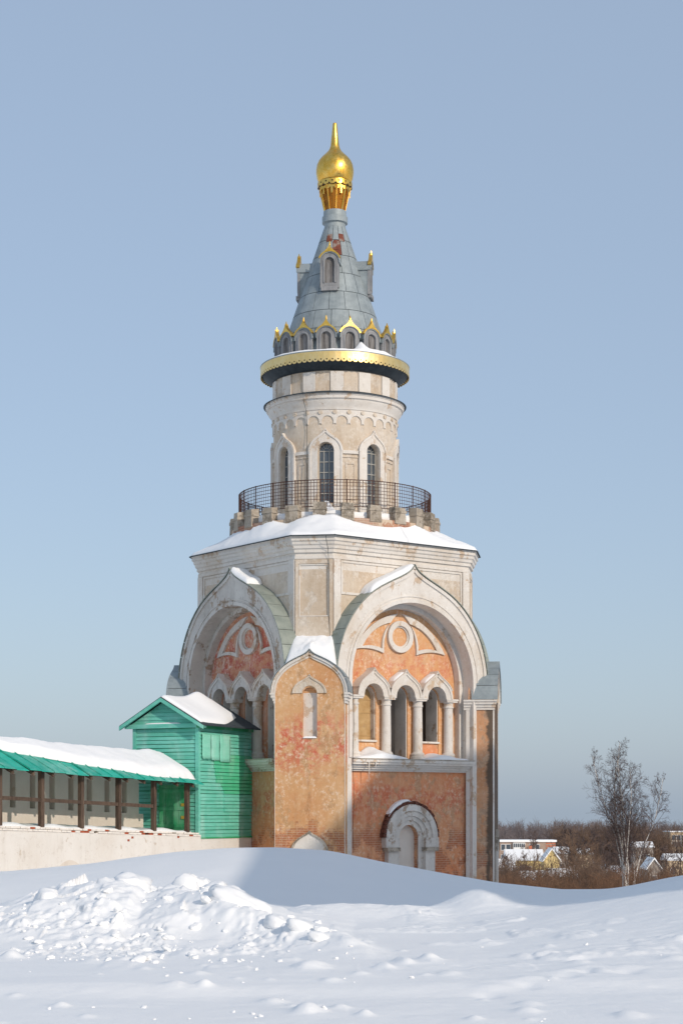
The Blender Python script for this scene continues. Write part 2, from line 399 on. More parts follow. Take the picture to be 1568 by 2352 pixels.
def worley(x, y):
    xi = np.floor(x).astype(int); yi = np.floor(y).astype(int); best = np.full(x.shape, 9.0); val = np.zeros(x.shape)
    for dx in (-1, 0, 1):
        for dy in (-1, 0, 1):
            cx = xi+dx; cy = yi+dy
            hx = _g[_perm[(_perm[cx % 512]+cy % 512) % 1024] % 512]; hy = _g[_perm[(_perm[(cx+91) % 512]+(cy+37) % 512) % 1024] % 512]
            hv = _g[_perm[(_perm[(cx+23) % 512]+(cy+151) % 512) % 1024] % 512]
            d = np.hypot(cx+hx-x, cy+hy-y); m = d < best
            best = np.where(m, d, best); val = np.where(m, hv+(x-cx-hx)*(hx-.5)*2.2+(y-cy-hy)*(hy-.5)*2.2, val)
    return best, val
def sstep(a, b, x):
    t = np.clip((x-a)/(b-a), 0, 1); return t*t*(3-2*t)

#@@GROUND
# ------------------------------------------------------------------ the ground: one sheet of snow to the horizon
CX = np.array([-60, -30, -14, -9.4, -7.0, -4.6, -3.05, -1.73, -0.3, 1.39, 2.85, 4.27, 6.2, 7.6, 8.35, 9.4, 11, 14, 30, 60])
CZ = np.array([-.1, -.05, -.05, .08, .30, .63, .745, .77, .68, .32, .04, -.22, -.42, -.41, -.29, -.05, .2, .4, .2, .0])
_fx = np.linspace(-70, 70, 5601); _k = np.hanning(41); _k /= _k.sum()
_fz = np.convolve(np.interp(_fx, CX, CZ), _k, 'same')
clods = []; bumps = []
_r = random.Random(5)
def P2(px, py): D = EYE*4170/(py-1870); return ((px-784)*D/4170, D)
for (px, py, r, h) in [(470, 2262, .11, .09), (705, 2306, .15, .12), (985, 2206, .14, .12), (880, 2222, .13, .09), (712, 2222, .22, .12), (918, 2208, .12, .08), (625, 2282, .15, .07),
                       (838, 2312, .09, .07), (140, 2299, .10, .06), (1090, 2322, .10, .05), (1210, 2306, .14, .06), (1440, 2318, .16, .06), (780, 2296, .09, .05), (935, 2212, .1, .07), (340, 2202, .12, .1), (25, 2205, .14, .12)]:
    x, D = P2(px, py); bumps.append((x, D, r*.75, h*.62))
for i in range(60):
    D = 15+_r.random()**0.7*9; x = (_r.random()*1.1-0.55)*D*0.376
    if x > 0.3 and _r.random() < 0.6: continue
    s = 0.03+0.06*_r.random()**2; bumps.append((x, D, s*1.5, s*0.45))
for i in range(210):
    D = 20.6+_r.random()*5.0; x = -5.4+_r.random()*5.6; s = 0.012+0.05*_r.random()**3
    clods.append((x, D, s*1.1, s*0.75))
for i in range(40):
    D = 15.5+_r.random()*8; x = (_r.random()*1.1-0.55)*D*0.376; s = 0.008+0.016*_r.random()**2; clods.append((x, D, s*1.2, s*.8))
def ground_z(x, y, fine=True):
    x = np.asarray(x, float); y = np.asarray(y, float)
    crest = np.interp(x, _fx, _fz)
    z = np.zeros_like(x)
    z = z-0.10*sstep(27, 34, y)+0.0
    z = z+(crest+0.10)*sstep(33, 49.5, y)
    # to the right the field rises gently towards the drifts
    z = z+(0.16*sstep(1.6, 3.4, x)+0.62*sstep(2.6, 6.6, x)+.2*sstep(6, 14, x))*sstep(17.5, 28.2, y)*(1-sstep(28.6, 35.5, y))
    back = sstep(50.5, 64, y)
    z = z*(1-back)+(-1.75)*back
    # the bank falls away behind the monastery to the river meadows and the town
    slope = -9.75*np.clip((y-66)/(292-66), 0, 1)
    far = np.maximum(sstep(96, 130, y), sstep(5, 9, x)*sstep(62, 70, y))
    z = z+slope*far
    z = z-40*sstep(950, 2400, y)
    if not fine: return z
    near = (1-sstep(44, 58, y))*(1-sstep(14, 22, np.abs(x)))*sstep(-10, 2, y)
    zz = 0.10*fbm(x*0.28, y*0.22, 3)+0.014*fbm(x*1.7, y*2.6, 4)+0.010*fbm(x*4.5, y*5.5, 3)*sstep(.35, .65, vnoise(x*.5, y*.35+9))
    # wind ripples on the right half
    zz = zz+0.020*fbm(x*2.2, y*4.6, 4, 0.55)*sstep(0.0, 2.5, x)*sstep(17.5, 23, y)*(1-sstep(33, 38, y))
    # shoulder of the beaten track in front
    zz = zz-0.07*(1-sstep(17.4, 18.4, y-0.12*x+0.3*fbm(x*.4, y*.3, 2)))
    wob = 0.5*fbm(x*0.9, y*0.9, 3)
    # ploughed heap on the left
    ridge_x = np.array([-9, -6.4, -5.3, -4.6, -4.0, -3.35, -2.9, -2.75, -2.35, -2.0, -1.6, -1.1, -0.7, 0.2])
    ridge_h = np.array([.05, .16, .26, .42, .55, .66, .62, .52, .64, .50, .44, .26, .14, .0])
    rh = np.interp(x+wob*0.35, ridge_x, ridge_h)
    prof = sstep(22.6, 26.8, y+wob*1.4)*(1-sstep(27.4, 30.0, y+wob*1.2))
    pile = rh*prof
    # lumpy tail running forwards and to the right
    tl = np.clip((x+1.9)/2.2, 0, 1); ty = 25.2-2.6*tl
    tail = 0.34*(1-0.55*tl)*np.exp(-((y-ty+wob*0.5)/0.75)**2)*sstep(-2.4, -1.7, x)*(1-sstep(0.0, 0.7, x))
    # low broken drift and the rounded hummock behind
    low = 0.20*np.exp(-((y-29.8+wob)/1.1)**2)*sstep(-1.6, -0.4, x)*(1-sstep(1.0, 1.9, x))
    hum = 0.42*np.exp(-(np.abs((x-2.3)/0.75)**2.0))*np.exp(-((y-30.8)/1.3)**2)
    d1, v1 = worley(x*1.25+wob*0.5, y*0.95); d2, v2 = worley(x*3.2+wob, y*2.6); d3, v3 = worley(x*7.5, y*6.0)
    hit = sstep(0.42, 0.62, vnoise(x*0.8+31, y*0.7+7)); hit2 = sstep(0.45, 0.65, vnoise(x*1.3+11, y*1.1+3))
    chunk = 0.24*(v1-0.35)*sstep(0.62, 0.50, d1)*(0.25+hit)+0.11*(v2-0.25)*sstep(0.58, 0.46, d2)*hit2+0.05*(v3-0.2)*sstep(0.55, 0.42, d3)*hit
    rid = 0.5-np.abs(fbm(x*1.5+3, y*1.3, 4))*2.2
    mask = np.clip(pile*2.2+tail*3.2+low*2.6+hum*0.5, 0, 1)
    zz = zz+pile+tail+low+hum+mask*(chunk*0.62+0.26*fbm(x*0.9, y*0.8, 5, .5)+0.07*rid+0.030*fbm(x*6, y*5, 4, .6))
    # slope of debris in front of the heap
    deb = sstep(20.3, 23.0, y)*(1-sstep(24.5, 26, y))*(1-sstep(-0.2, 0.8, x))*sstep(0.45, 0.72, vnoise(x*1.1+4, y*0.9))
    zz = zz+deb*(0.05*np.maximum(v2-0.3, 0)*sstep(0.55, 0.3, d2)+0.05*np.maximum(v3-0.2, 0)*sstep(0.5, 0.25, d3))
    # smaller crusts scattered over the right-hand field
    cr = sstep(0.70, 0.82, vnoise(x*1.6+9, y*0.8+3))*sstep(19, 21, y)*(1-sstep(27, 31, y))
    zz = zz+cr*0.045*(0.6+fbm(x*6, y*5, 3))
    for (cx, cy, r, h) in bumps:
        m = (np.abs(x-cx) < 3.2*r) & (np.abs(y-cy) < 5*r)
        if m.any():
            q = np.sqrt((x[m]-cx)**2+((y[m]-cy)*.6)**2)/r*(1+0.7*fbm(x[m]*5+cx*3, y[m]*4, 3))
            zz[m] = zz[m]+h*np.exp(-q**2.4)+h*.25*np.exp(-(q/2.2)**2)
    for (px, py) in [(1335, 2215), (1300, 2245), (1210, 2258), (1440, 2240), (1120, 2270), (1352, 2238)]:
        cx, cy = P2(px, py)
        zz = zz-0.035*np.exp(-((x-cx)/.13)**2-((y-cy)/.16)**2)+0.025*np.exp(-((x-cx-.05)/.17)**2-((y-cy-.42)/.16)**2)
    # blown snow on the long drift
    zz = zz+0.03*fbm(x*0.5, y*0.35, 3)*sstep(38, 46, y)
    return z+zz*near
def axis(lo, hi, dlo, dhi, step, grow):
    a = list(np.arange(dlo, dhi, step)); s = step; v = a[-1]
    while v < hi: s = min(s*grow, 160); v += s; a.append(v)
    s = step; v = dlo; b = []
    while v > lo: s = min(s*grow, 160); v -= s; b.append(v)
    return np.array(b[::-1]+a)
gx = axis(-2600, 2600, -6.0, 6.0, 0.020, 1.06)
ya = list(np.arange(14.0, 33.0, 0.042))+list(np.arange(33.0, 62, 0.13)); s = .13; v = ya[-1]
while v < 4200: s = min(s*1.06, 150); v += s; ya.append(v)
s = 0.036; v = 14.0; yb = []
while v > -400: s = min(s*1.12, 60); v -= s; yb.append(v)
gy = np.array(yb[::-1]+ya)
GX, GY = np.meshgrid(gx, gy); GZ = ground_z(GX.ravel(), GY.ravel()).reshape(GX.shape)
nx, ny = len(gx), len(gy)
co = np.stack([GX, GY, GZ], -1).reshape(-1, 3).astype(np.float32)
idx = np.arange(nx*ny).reshape(ny, nx)
q = np.stack([idx[:-1, :-1], idx[:-1, 1:], idx[1:, 1:], idx[1:, :-1]], -1).reshape(-1, 4).astype(np.int32)
me = bpy.data.meshes.new('ground'); me.vertices.add(len(co)); me.vertices.foreach_set('co', co.ravel())
me.loops.add(q.size); me.loops.foreach_set('vertex_index', q.ravel()); me.polygons.add(len(q))
me.polygons.foreach_set('loop_start', np.arange(0, q.size, 4, dtype=np.int32)); me.polygons.foreach_set('loop_total', np.full(len(q), 4, np.int32))
me.update(calc_edges=True); me.polygons.foreach_set('use_smooth', np.ones(len(q), bool))
g = link('ground', me, 'snow'); tag(g, 'snow covered field with drifts and ploughed heaps', 'snow', kind='structure')
# loose clods and broken slabs thrown up by the plough
_ico = bmesh.new(); bmesh.ops.create_icosphere(_ico, subdivisions=3, radius=1.0)
_iv = np.array([v.co[:] for v in _ico.verts]); _if = [tuple(v.index for v in f.verts) for f in _ico.faces]; _ico.free()
CV, CF = [], []
def clod(x, y, sx, sy, sz, box, rot=None, seed=0, sink=.25, rough=.35, dz=0.0):
    r = np.random.RandomState(seed); v = _iv.copy()
    p = 2+box*5; nrm = (np.abs(v)**p).sum(1)**(1/p); v = v/nrm[:, None]
    o = r.uniform(0, 50, 3)
    d = 1+rough*(fbm(v[:, 0]*1.1+o[0]+v[:, 2]*.7, v[:, 1]*1.1+o[1]-v[:, 2]*.9, 3, .6))+rough*.55*(np.abs(fbm(v[:, 0]*2.6+o[2]-v[:, 2]*1.9, v[:, 1]*2.6+v[:, 2]*2.3, 3, .6))-.12)
    v = v*d[:, None]*np.array([sx, sy, sz])
    R_ = Matrix.Rotation((rot[2] if rot else r.uniform(0, 6.28)), 3, 'Z') @ Matrix.Rotation((rot[0] if rot else r.normal(0, .35)), 3, 'X') @ Matrix.Rotation((rot[1] if rot else r.normal(0, .35)), 3, 'Y')
    v = v @ np.array(R_).T
    z = float(ground_z(np.array([x]), np.array([y]))[0])+sz*(1-2*sink)+dz
    n0 = sum(len(a) for a in CV); CV.append(v+np.array([x, y, z])); CF.extend([(a+n0, b+n0, c+n0) for a, b, c in _if])
for i, (cx_, cy_, r_, h_) in enumerate(clods): clod(cx_, cy_, r_*(.8+.5*_r.random()), r_*(.8+.5*_r.random()), h_*.8, .2*_r.random(), None, i, .33, .8)
def D_at(px, D): return ((px-784)*D/4170, D)
for i, (px, D, sx, sy, sz, box, rot, sink, dz) in enumerate([
    (303, 26.9, .27, .25, .15, .3, (.1, .05, .2), .45, .03), (427, 26.6, .20, .20, .20, .1, (.2, .6, .9), .62, .03),
    (552, 24.8, .40, .18, .13, .6, (.30, .42, -.2), .50, .03), (585, 25.2, .24, .16, .10, .4, (.2, .3, .3), .5, .03), (490, 25.7, .16, .15, .055, .4, (.1, -.3, .4), .3, .05), (640, 23.8, .2, .16, .10, .3, (.1, .4, .6), .6, .0),
    (690, 23.3, .18, .14, .09, .2, (.0, .3, .2), .55, .0), (735, 22.8, .15, .13, .08, .2, (.2, .2, .9), .55, .0), (110, 25.8, .22, .22, .19, .05, (.3, .3, .3), .65, .02)]):
    x_, y_ = D_at(px, D); clod(x_, y_, sx, sy, sz, box, rot, 900+i, sink, .8, dz)
for i in range(36):
    D = 23.0+_r.random()*4.0; x_ = -5.6+_r.random()*5.6; sz = .02+.045*_r.random()**2; clod(x_, D, sz*(1.2+.9*_r.random()), sz*(1.1+.6*_r.random()), sz*.8, .5*_r.random(), None, 400+i, .5, .9)
cv_ = np.concatenate(CV); cl_ = link('snow_clods', mesh('snow_clods', cv_.tolist(), CF, True), 'snow')
tag(cl_, 'loose clods and broken slabs of snow scattered over the ploughed heap and the field', 'snow', kind='stuff')
def gz(x, y): return float(ground_z(np.array([x]), np.array([y]), False)[0])

#@@TOWER
# ------------------------------------------------------------------ the tower
TB = -1.9                                   # world height of its base
H0 = EYE-TB                                 # a height above the eye h is local z = h + H0
Z = lambda h: h+H0
TX, TY, TR = -0.29, 80.0, radians(-53)
tower = empty('monastery_tower', (TX, TY, TB), TR)
tag(tower, 'tall orange and white brick tower with a grey tent roof and a gilded onion dome', 'tower')
FR = [0, pi/2, pi, -pi/2]                   # the four faces; 0 is the sunny one, 3 the shaded one
AP, WR, RI = 5.48, 4.03, 3.24               # front plane of the big arches, outer half width, inner radius
SPR = 5.55                                  # springing height above the eye
base = 0.0

out_top = ogee_top(WR, Z(SPR), Z(10.37), a=64, n=16, tight=0.40, vy=1.045)
in_top = arch_top(RI, Z(SPR), 36)
arch_me = plate([(-WR, base), (-RI, base)]+in_top[::-1]+[(RI, base), (WR, base)]+out_top, [], 4.35, AP, back=False)
# thin mouldings that run round the edge of the arch
def ring_me(o, i, x0, x1, zlo=None):
    if zlo is None: return plate(band_loop(o, i), [], x0, x1)
    return plate([(i[0][0], zlo), (o[0][0], zlo)]+list(o)+[(o[-1][0], zlo), (i[-1][0], zlo)]+list(i)[::-1], [], x0, x1)
mould_out = ring_me(offset_curve(out_top, -0.02), offset_curve(out_top, -0.16), AP-0.1, AP+0.06)
mould_in = ring_me(arch_top(RI+0.16, Z(SPR), 36), arch_top(RI+0.005, Z(SPR), 36), AP-0.05, AP+0.05, Z(2.3))
mould_mid = ring_me(arch_top(RI+0.30, Z(SPR), 36), arch_top(RI+0.25, Z(SPR), 36), AP-0.05, AP+0.03)
inner_ring = ring_me(arch_top(RI-0.005, Z(SPR), 36), arch_top(RI-0.19, Z(SPR), 36), 4.45, 4.84, Z(2.26))
# tympanum wall with three openings behind the little arcade
COLW = [-2.55, -0.85, 0.85, 2.55]; MID = [-1.7, 0.0, 1.7]
op_r, op_spr = 0.46, 4.88
tymp_out = [(-RI-0.02, Z(2.2)), (RI+0.02, Z(2.2))]+arch_top(RI+0.02, Z(SPR), 36)
tymp_me = plate(tymp_out, [arch_loop(op_r, Z(op_spr), Z(2.26), 16, c) for c in MID], 4.02, 4.5)
low_me = plate(rect(-RI-0.02, RI+0.02, base, Z(2.24)), [arch_loop(0.52, Z(-0.98), base+0.4, 14, 0.05)], 4.6, 5.05)
# tympanum relief: an oculus ring and two curved triangles
def circ(r, yc, zc, n=36): return [(yc+r*cos(2*pi*i/n), zc+r*sin(2*pi*i/n)) for i in range(n)]
OCZ = Z(7.45)
ocu_me = plate(circ(0.67, 0, OCZ), [circ(0.46, 0, OCZ)], 4.48, 4.64)
ocu_in = plate(circ(0.465, 0, OCZ), [circ(0.40, 0, OCZ)], 4.48, 4.56)
def tri_loop(s, k):
    """curved triangle beside the oculus; k shrinks it towards its middle"""
    A = (0.13, 8.42); B = (0.88, 6.72); C = (2.46, 6.80)
    def bow(p, q, b, n=10):
        mx, my = (p[0]+q[0])/2, (p[1]+q[1])/2; dx, dy = q[0]-p[0], q[1]-p[1]
        return [(p[0]+dx*t+(-dy)*b*4*t*(1-t), p[1]+dy*t+dx*b*4*t*(1-t)) for t in [i/n for i in range(n)]]
    pts = bow(A, B, 0.13)+bow(B, C, 0.075)+bow(C, A, -0.115)
    cx, cy = 1.14, 7.26
    return [(s*(cx+(y-cx)*k), Z(cy+(z-cy)*k)) for y, z in pts]
# arcade arches
koko_out = ogee_top(0.85, Z(4.90), Z(6.03), a=52, n=9, tight=0.4)
koko_in = arch_top(0.50, Z(4.90), 16)
arc_me = ring_me(koko_out, koko_in, 4.4, 4.98)
arc_trim = ring_me(offset_curve(koko_out, -0.0), offset_curve(koko_out, -0.10), 4.9, 5.02)
liner_me = [plate([(c-op_r-.004, Z(2.27)), (c-op_r+.04, Z(2.27))]+arch_top(op_r-.04, Z(op_spr), 16, c)[::-1]+[(c+op_r-.04, Z(2.27)), (c+op_r+.004, Z(2.27))]+arch_top(op_r+.004, Z(op_spr), 16, c), [], 3.7, 4.44) for c in MID]
koko_roof = plate(band_loop(offset_curve(koko_out, 0.035)[4:-4], offset_curve(koko_out, 0.004)[4:-4]), [], 4.4, 5.05)
def column_mesh():
    p = [(0.208, Z(2.62)), (0.206, Z(3.4)), (0.192, Z(4.50)), (0.225, Z(4.52)), (0.225, Z(4.58)), (0.20, Z(4.60)), (0.205, Z(4.72)), (0.245, Z(4.76))]
    return lathe(p, 20)
col_me = column_mesh()
cap_me = mesh('capital', *(lambda b: (b.V, b.F))(MB().box(-.27, .27, -.29, .29, Z(4.76), Z(4.83)).box(-.30, .30, -.33, .33, Z(4.832), Z(4.90))))
bas_me = lathe([(0.31, Z(2.24)), (0.31, Z(2.42)), (0.27, Z(2.44)), (0.29, Z(2.50)), (0.27, Z(2.56)), (0.22, Z(2.60)), (0.208, Z(2.63))], 20)
ledge_me = mesh('ledge', *(lambda b: (b.V, b.F))(
    MB().box(4.3, 5.62, -RI+.004, RI-.004, Z(2.12), Z(2.24)).box(4.6, 5.56, -RI+.004, RI-.004, Z(2.03), Z(2.118)).box(4.6, 5.40, -RI+.004, RI-.004, Z(1.93), Z(2.028)).box(4.6, 5.30, -RI+.004, RI-.004, Z(1.84), Z(1.928)).box(4.6, 5.18, -RI+.004, RI-.004, Z(1.76), Z(1.838))))

sheet_cache = {}
def barrel_sheets(curve, x0, x1, per, gap=0.012, lift=0.02):
    """metal sheets laid over an arch: list of meshes, one for each run of the curve"""
    c = offset_curve(curve, lift); c2 = offset_curve(curve, lift+0.03); out = []
    L = [0]
    for i in range(1, len(c)): L.append(L[-1]+sqrt((c[i][0]-c[i-1][0])**2+(c[i][1]-c[i-1][1])**2))
    T = L[-1]; half = per
    def at(cc, t):
        for i in range(1, len(L)):
            if t <= L[i]+1e-9:
                u = (t-L[i-1])/(L[i]-L[i-1]); return (cc[i-1][0]+(cc[i][0]-cc[i-1][0])*u, cc[i-1][1]+(cc[i][1]-cc[i-1][1])*u)
        return cc[-1]
    for j in range(half):
        t0 = T*j/half+gap; t1 = T*(j+1)/half-gap; n = 5
        lo = [at(c, t0+(t1-t0)*i/n) for i in range(n+1)]; hi = [at(c2, t0+(t1-t0)*i/n) for i in range(n+1)]
        out.append(plate(hi+lo[::-1], [], x0, x1))
    return out
big_sheets = barrel_sheets(out_top, 4.62, AP+0.10, 20)
# left over: niche details of the blocked lancets
blind_me = [plate(arch_loop(op_r+.03, Z(op_spr), Z(2.26), 16, c), [], 4.05, 4.10) for c in MID]

for f, rz in enumerate(FR):
    wm = 'white_plaster' if f != 3 else 'grey_white_plaster'  # shaded face takes a greyer copy: its shade is put into the plaster colour
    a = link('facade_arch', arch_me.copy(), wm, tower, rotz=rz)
    for mm in (mould_out, mould_in, mould_mid): link('arch_moulding', mm.copy(), wm, a)
    link('inner_arch', inner_ring.copy(), wm, a)
    for s_ in big_sheets: link('roof_sheet', s_, 'arch_metal', a)
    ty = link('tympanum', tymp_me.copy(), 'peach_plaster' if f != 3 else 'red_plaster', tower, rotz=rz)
    lw = link('lower_panel', low_me.copy(), 'orange_plaster', tower, rotz=rz)
    if f in (1, 2): continue
    link('oculus_ring', ocu_me, 'white_plaster', ty); link('oculus_bead', ocu_in, 'white_plaster', ty)
    for s_ in (1, -1): link('curved_triangle', plate(tri_loop(s_, 1.0), [tri_loop(s_, 0.66)], 4.48, 4.60), 'white_plaster', ty)
    ld = link('ledge', ledge_me.copy(), wm, tower, rotz=rz)
    b = MB().box(4.3, 5.66, -RI+.006, RI-.006, Z(2.243), Z(2.275)); b.build('coping', 'worn_stone', ld)
    for c in MID:
        k_ = link('arcade_arch', arc_me.copy(), wm, tower, rotz=rz, loc=Matrix.Rotation(rz, 3, 'Z') @ Vector((0, c, 0)))
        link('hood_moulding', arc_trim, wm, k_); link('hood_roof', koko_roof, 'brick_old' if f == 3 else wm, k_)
    for c in COLW:
        cc = link('column', col_me, wm, tower, rotz=rz, loc=Matrix.Rotation(rz, 3, 'Z') @ Vector((4.70, c, 0)))
        link('capital', cap_me, wm, cc); link('column_base', bas_me, wm, cc)
    for ln in liner_me: link('opening_lining', ln, 'grey_white_plaster', tower, rotz=rz)
    # plugs in the openings
    if f == 0:
        p = link('boarded_panel', plate(arch_loop(op_r+.03, Z(op_spr), Z(3.1), 16, MID[0]), [], 4.12, 4.18), 'tan_board', tower, rotz=rz)
        for zz in (3.25, 4.2, 4.75): MB().box(4.18, 4.2, MID[0]-.46, MID[0]+.46, Z(zz), Z(zz+.05)).build('strap', 'tan_board', p)
        for c, m_ in ((MID[0], 'peach_plaster'), (MID[2], 'orange_plaster')):
            MB().box(4.1, 4.46, c-.47, c+.47, Z(2.2), Z(3.0)).build('infill_panel', m_, tower, rotz=rz)
            MB().box(4.1, 4.56, c-.49, c+.49, Z(3.002), Z(3.08)).build('sill', 'white_plaster', tower, rotz=rz)
    else:
        for bl in blind_me: link('blind_panel', bl, 'grey_white_plaster', tower, rotz=rz)
# the room behind the openings
core = MB()
for rz in FR:
    R3 = Matrix.Rotation(rz, 3, 'Z')
room = MB(); room.box(-3.6, 3.6, -3.6, 3.6, Z(1.9), Z(2.2)); room.build('room_floor', 'dark_inside', tower)
MB().box(2.6, 2.7, -3.8, 3.8, Z(2.2), Z(9)).build('inner_wall', 'dark_inside', tower)
for (x0, x1, y0, y1) in ((-4.0, -3.9, -4, 4), (-4, 4, 3.9, 4.0), (-4, 4, -4.0, -3.9)):
    MB().box(x0, x1, y0, y1, Z(2.2), Z(9)).build('inner_wall', 'dark_inside', tower)

# door portal on the sunny and the shaded face
por_c = 0.05
por_out = arch_top(1.38, Z(-0.98), 24, por_c)
def portal(f, rz):
    r = [(1.38, 1.12, 5.34), (1.13, 0.90, 5.26), (0.91, 0.72, 5.18), (0.73, 0.52, 5.10)]
    m_ = []
    for i, (o, n, x) in enumerate(r):
        m_.append(ring_me(arch_top(o, Z(-0.98), 24, por_c), arch_top(n, Z(-0.98), 24, por_c), 5.0, x, base if i > 1 else Z(-1.0)))
    p = link('portal', merge(m_), 'grey_white_plaster', tower, rotz=rz)
    for s_ in (-1, 1):
        MB().box(5.0, 5.36, por_c+s_*1.06-.36, por_c+s_*1.06+.36, Z(-1.40), Z(-1.0)).build('impost', 'grey_white_plaster', p)
        MB().box(5.0, 5.42, por_c+s_*1.03-.34, por_c+s_*1.03+.34, Z(-1.56), Z(-1.402)).build('impost', 'worn_stone', p)
        MB().box(5.0, 5.30, por_c+s_*1.0-.26, por_c+s_*1.0+.26, base, Z(-1.562)).build('jamb', 'grey_white_plaster', p)
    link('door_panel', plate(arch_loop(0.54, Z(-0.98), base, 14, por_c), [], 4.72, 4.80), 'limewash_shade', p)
    # broken brick edge on the back of the arch
    rr = random.Random(3); n = 26
    for i in range(n):
        t0 = pi*(i+.06)/n; t1 = pi*(i+.94)/n; r0, r1 = 1.385, 1.50+rr.uniform(-.03, .04); x1 = 5.30+rr.uniform(-.05, .04)
        pts = [(por_c+rad*cos(t), Z(-0.98)+rad*sin(t)) for rad, t in ((r0, t0), (r1, t0), (r1, t1), (r0, t1))]
        link('brick', plate(pts, [], 5.0, x1), 'brick_old', p)
portal(0, FR[0])

# ---- corner piers with their kokoshnik gables
PA, PW = 7.08, 1.42
pk_out = ogee_top(1.58, Z(4.88), Z(6.60), a=52, n=12, tight=0.40, vy=.90)
pk_trim1 = ring_me(offset_curve(pk_out, -0.0), offset_curve(pk_out, -0.10), PA, PA+0.10)
pk_trim2 = ring_me(offset_curve(pk_out, -0.11), offset_curve(pk_out, -0.19), PA, PA+0.05)
ND = 0.20
pier_me = plate([(-PW, base), (PW, base), (PW, Z(4.87))]+pk_out+[(-PW, Z(4.87))], [arch_loop(0.30, Z(4.80), Z(3.05), 14), arch_loop(0.42, Z(-1.85), base+.2, 14)], PA-ND, PA)
hood_o = ogee_top(0.70, Z(4.86), Z(5.64), a=52, n=8, tight=0.4, vy=.82)
hood_me = plate([(0.30, Z(4.86))]+hood_o+[(-0.30, Z(4.86))]+arch_top(0.30, Z(4.86), 14)[::-1][1:-1], [], PA, PA+0.05)
hood_t = ring_me(hood_o, offset_curve(hood_o, -0.07), PA, PA+0.09)
lk_o = ogee_top(0.72, Z(-1.60), Z(-0.72), a=52, n=8, tight=0.4)
low_koko = plate([(0.42, base), (0.72, base)]+lk_o+[(-0.72, base), (-0.42, base)]+arch_top(0.42, Z(-1.85), 14)[::-1], [], PA, PA+0.07)
low_trim = ring_me(offset_curve(lk_o, 0.05), offset_curve(lk_o, -0.02), PA, PA+0.12)
pier_sheets = barrel_sheets(pk_out, 6.12, PA+0.16, 8)
for i in range(4):
    rz = FR[i]-pi/4           # i = 0 is the corner between the two faces we see
    pm = 'ochre_plaster' if i != 1 else 'stained_plaster'
    p = link('corner_pier', pier_me.copy(), pm, tower, rotz=rz)
    b = MB()
    for s_ in (-1, 1):
        y0, y1 = sorted((s_*PW, s_*(PW-.35)))
        b.box(6.02, PA-ND-.001, y0, y1, base, Z(4.86))
    b.box(5.74, PA-ND-.06, -PW+.351, PW-.351, base, Z(4.85)); b.build('pier_side', pm, p)
    link('gable_back', plate(offset_curve(pk_out, -.03), [], 5.98, PA-ND-.002), pm, p)
    link('gable_moulding', pk_trim1, 'white_plaster', p); link('gable_moulding', pk_trim2, 'white_plaster', p)
    MB().box(PA-ND-.05, PA-ND-.003, -.34, .34, Z(2.9), Z(5.3)).build('niche_back', 'white_plaster', p)
    MB().box(PA-ND-.05, PA-ND-.003, -.47, .47, base, Z(-1.2)).build('niche_back', 'grey_white_plaster', p)
    link('niche_hood', hood_me, 'beige_plaster' if i == 0 else 'white_plaster', p); link('niche_hood_moulding', hood_t, 'beige_plaster', p)
    link('low_kokoshnik', low_koko, 'white_plaster', p); link('low_kokoshnik_edge', low_trim, 'worn_stone', p)
    for s_ in (-1, 1):       # white strips and capitals on both flanks
        b = MB(); y = s_*(PW+.03); y0, y1 = sorted((s_*(PW-.01), y))
        b.box(PA-1.20, PA-.82, y0, y1, base, Z(4.45)); b.build('flank_strip', 'white_plaster', p)
        b = MB()
        for j, (d, za, zb) in enumerate(((.05, 4.45, 4.56), (.09, 4.562, 4.68), (.15, 4.682, 4.80), (.20, 4.802, 4.88))):
            y0, y1 = sorted((s_*(PW-.02), s_*(PW+d))); b.box(PA-1.30, PA+d*.6, y0, y1, Z(za), Z(zb))
        b.build('capital', 'white_plaster', p)
        y0, y1 = sorted((s_*(PW-.005), s_*(PW+.012)))
        MB().box(PA-.06, PA+.012, y0, y1, base, Z(4.44)).build('corner_strip', 'white_plaster', p)
    for s_ in pier_sheets: link('roof_sheet', s_, 'roof_metal', p)

# ---- octagonal storey
OA, OC = 4.74, 5.93
def octa(o):
    A, C = OA+o, OC+o; m_ = sqrt(2)*C-A
    pts = []
    for rz in FR:
        for y in (-m_, m_):
            v = Matrix.Rotation(rz, 3, 'Z') @ Vector((A, y, 0)); pts.append((v.x, v.y))
    return pts
def octa_sweep(prof, name, mat, parent=tower, close=False):
    V, F = [], []
    for (o, z) in prof: V += [(x, y, z) for x, y in octa(o)]
    for i in range(len(prof)-1):
        for j in range(8): F.append((i*8+j, i*8+(j+1) % 8, (i+1)*8+(j+1) % 8, (i+1)*8+j))
    return link(name, mesh(name, V, F), mat, parent)
m0 = sqrt(2)*OC-OA; cw = abs(OA-m0)/sqrt(2)
octw = octa_sweep([(0, Z(9.95)), (0, Z(10.0))], 'octagon_wall', 'beige_plaster')
cut = arch_top(RI+.35, Z(SPR), 36)
for i in range(4):
    link('octagon_side', plate([(-m0, Z(SPR)), (-RI-.35, Z(SPR))]+cut[::-1][1:]+[(m0, Z(SPR)), (m0, Z(9.95)), (-m0, Z(9.95))], [], OA-.06, OA), 'beige_plaster', octw, rotz=FR[i])
    link('octagon_side', plate(rect(-cw, cw, Z(4.9), Z(9.95)), [], OC-.06, OC), 'beige_plaster', octw, rotz=FR[i]-pi/4)
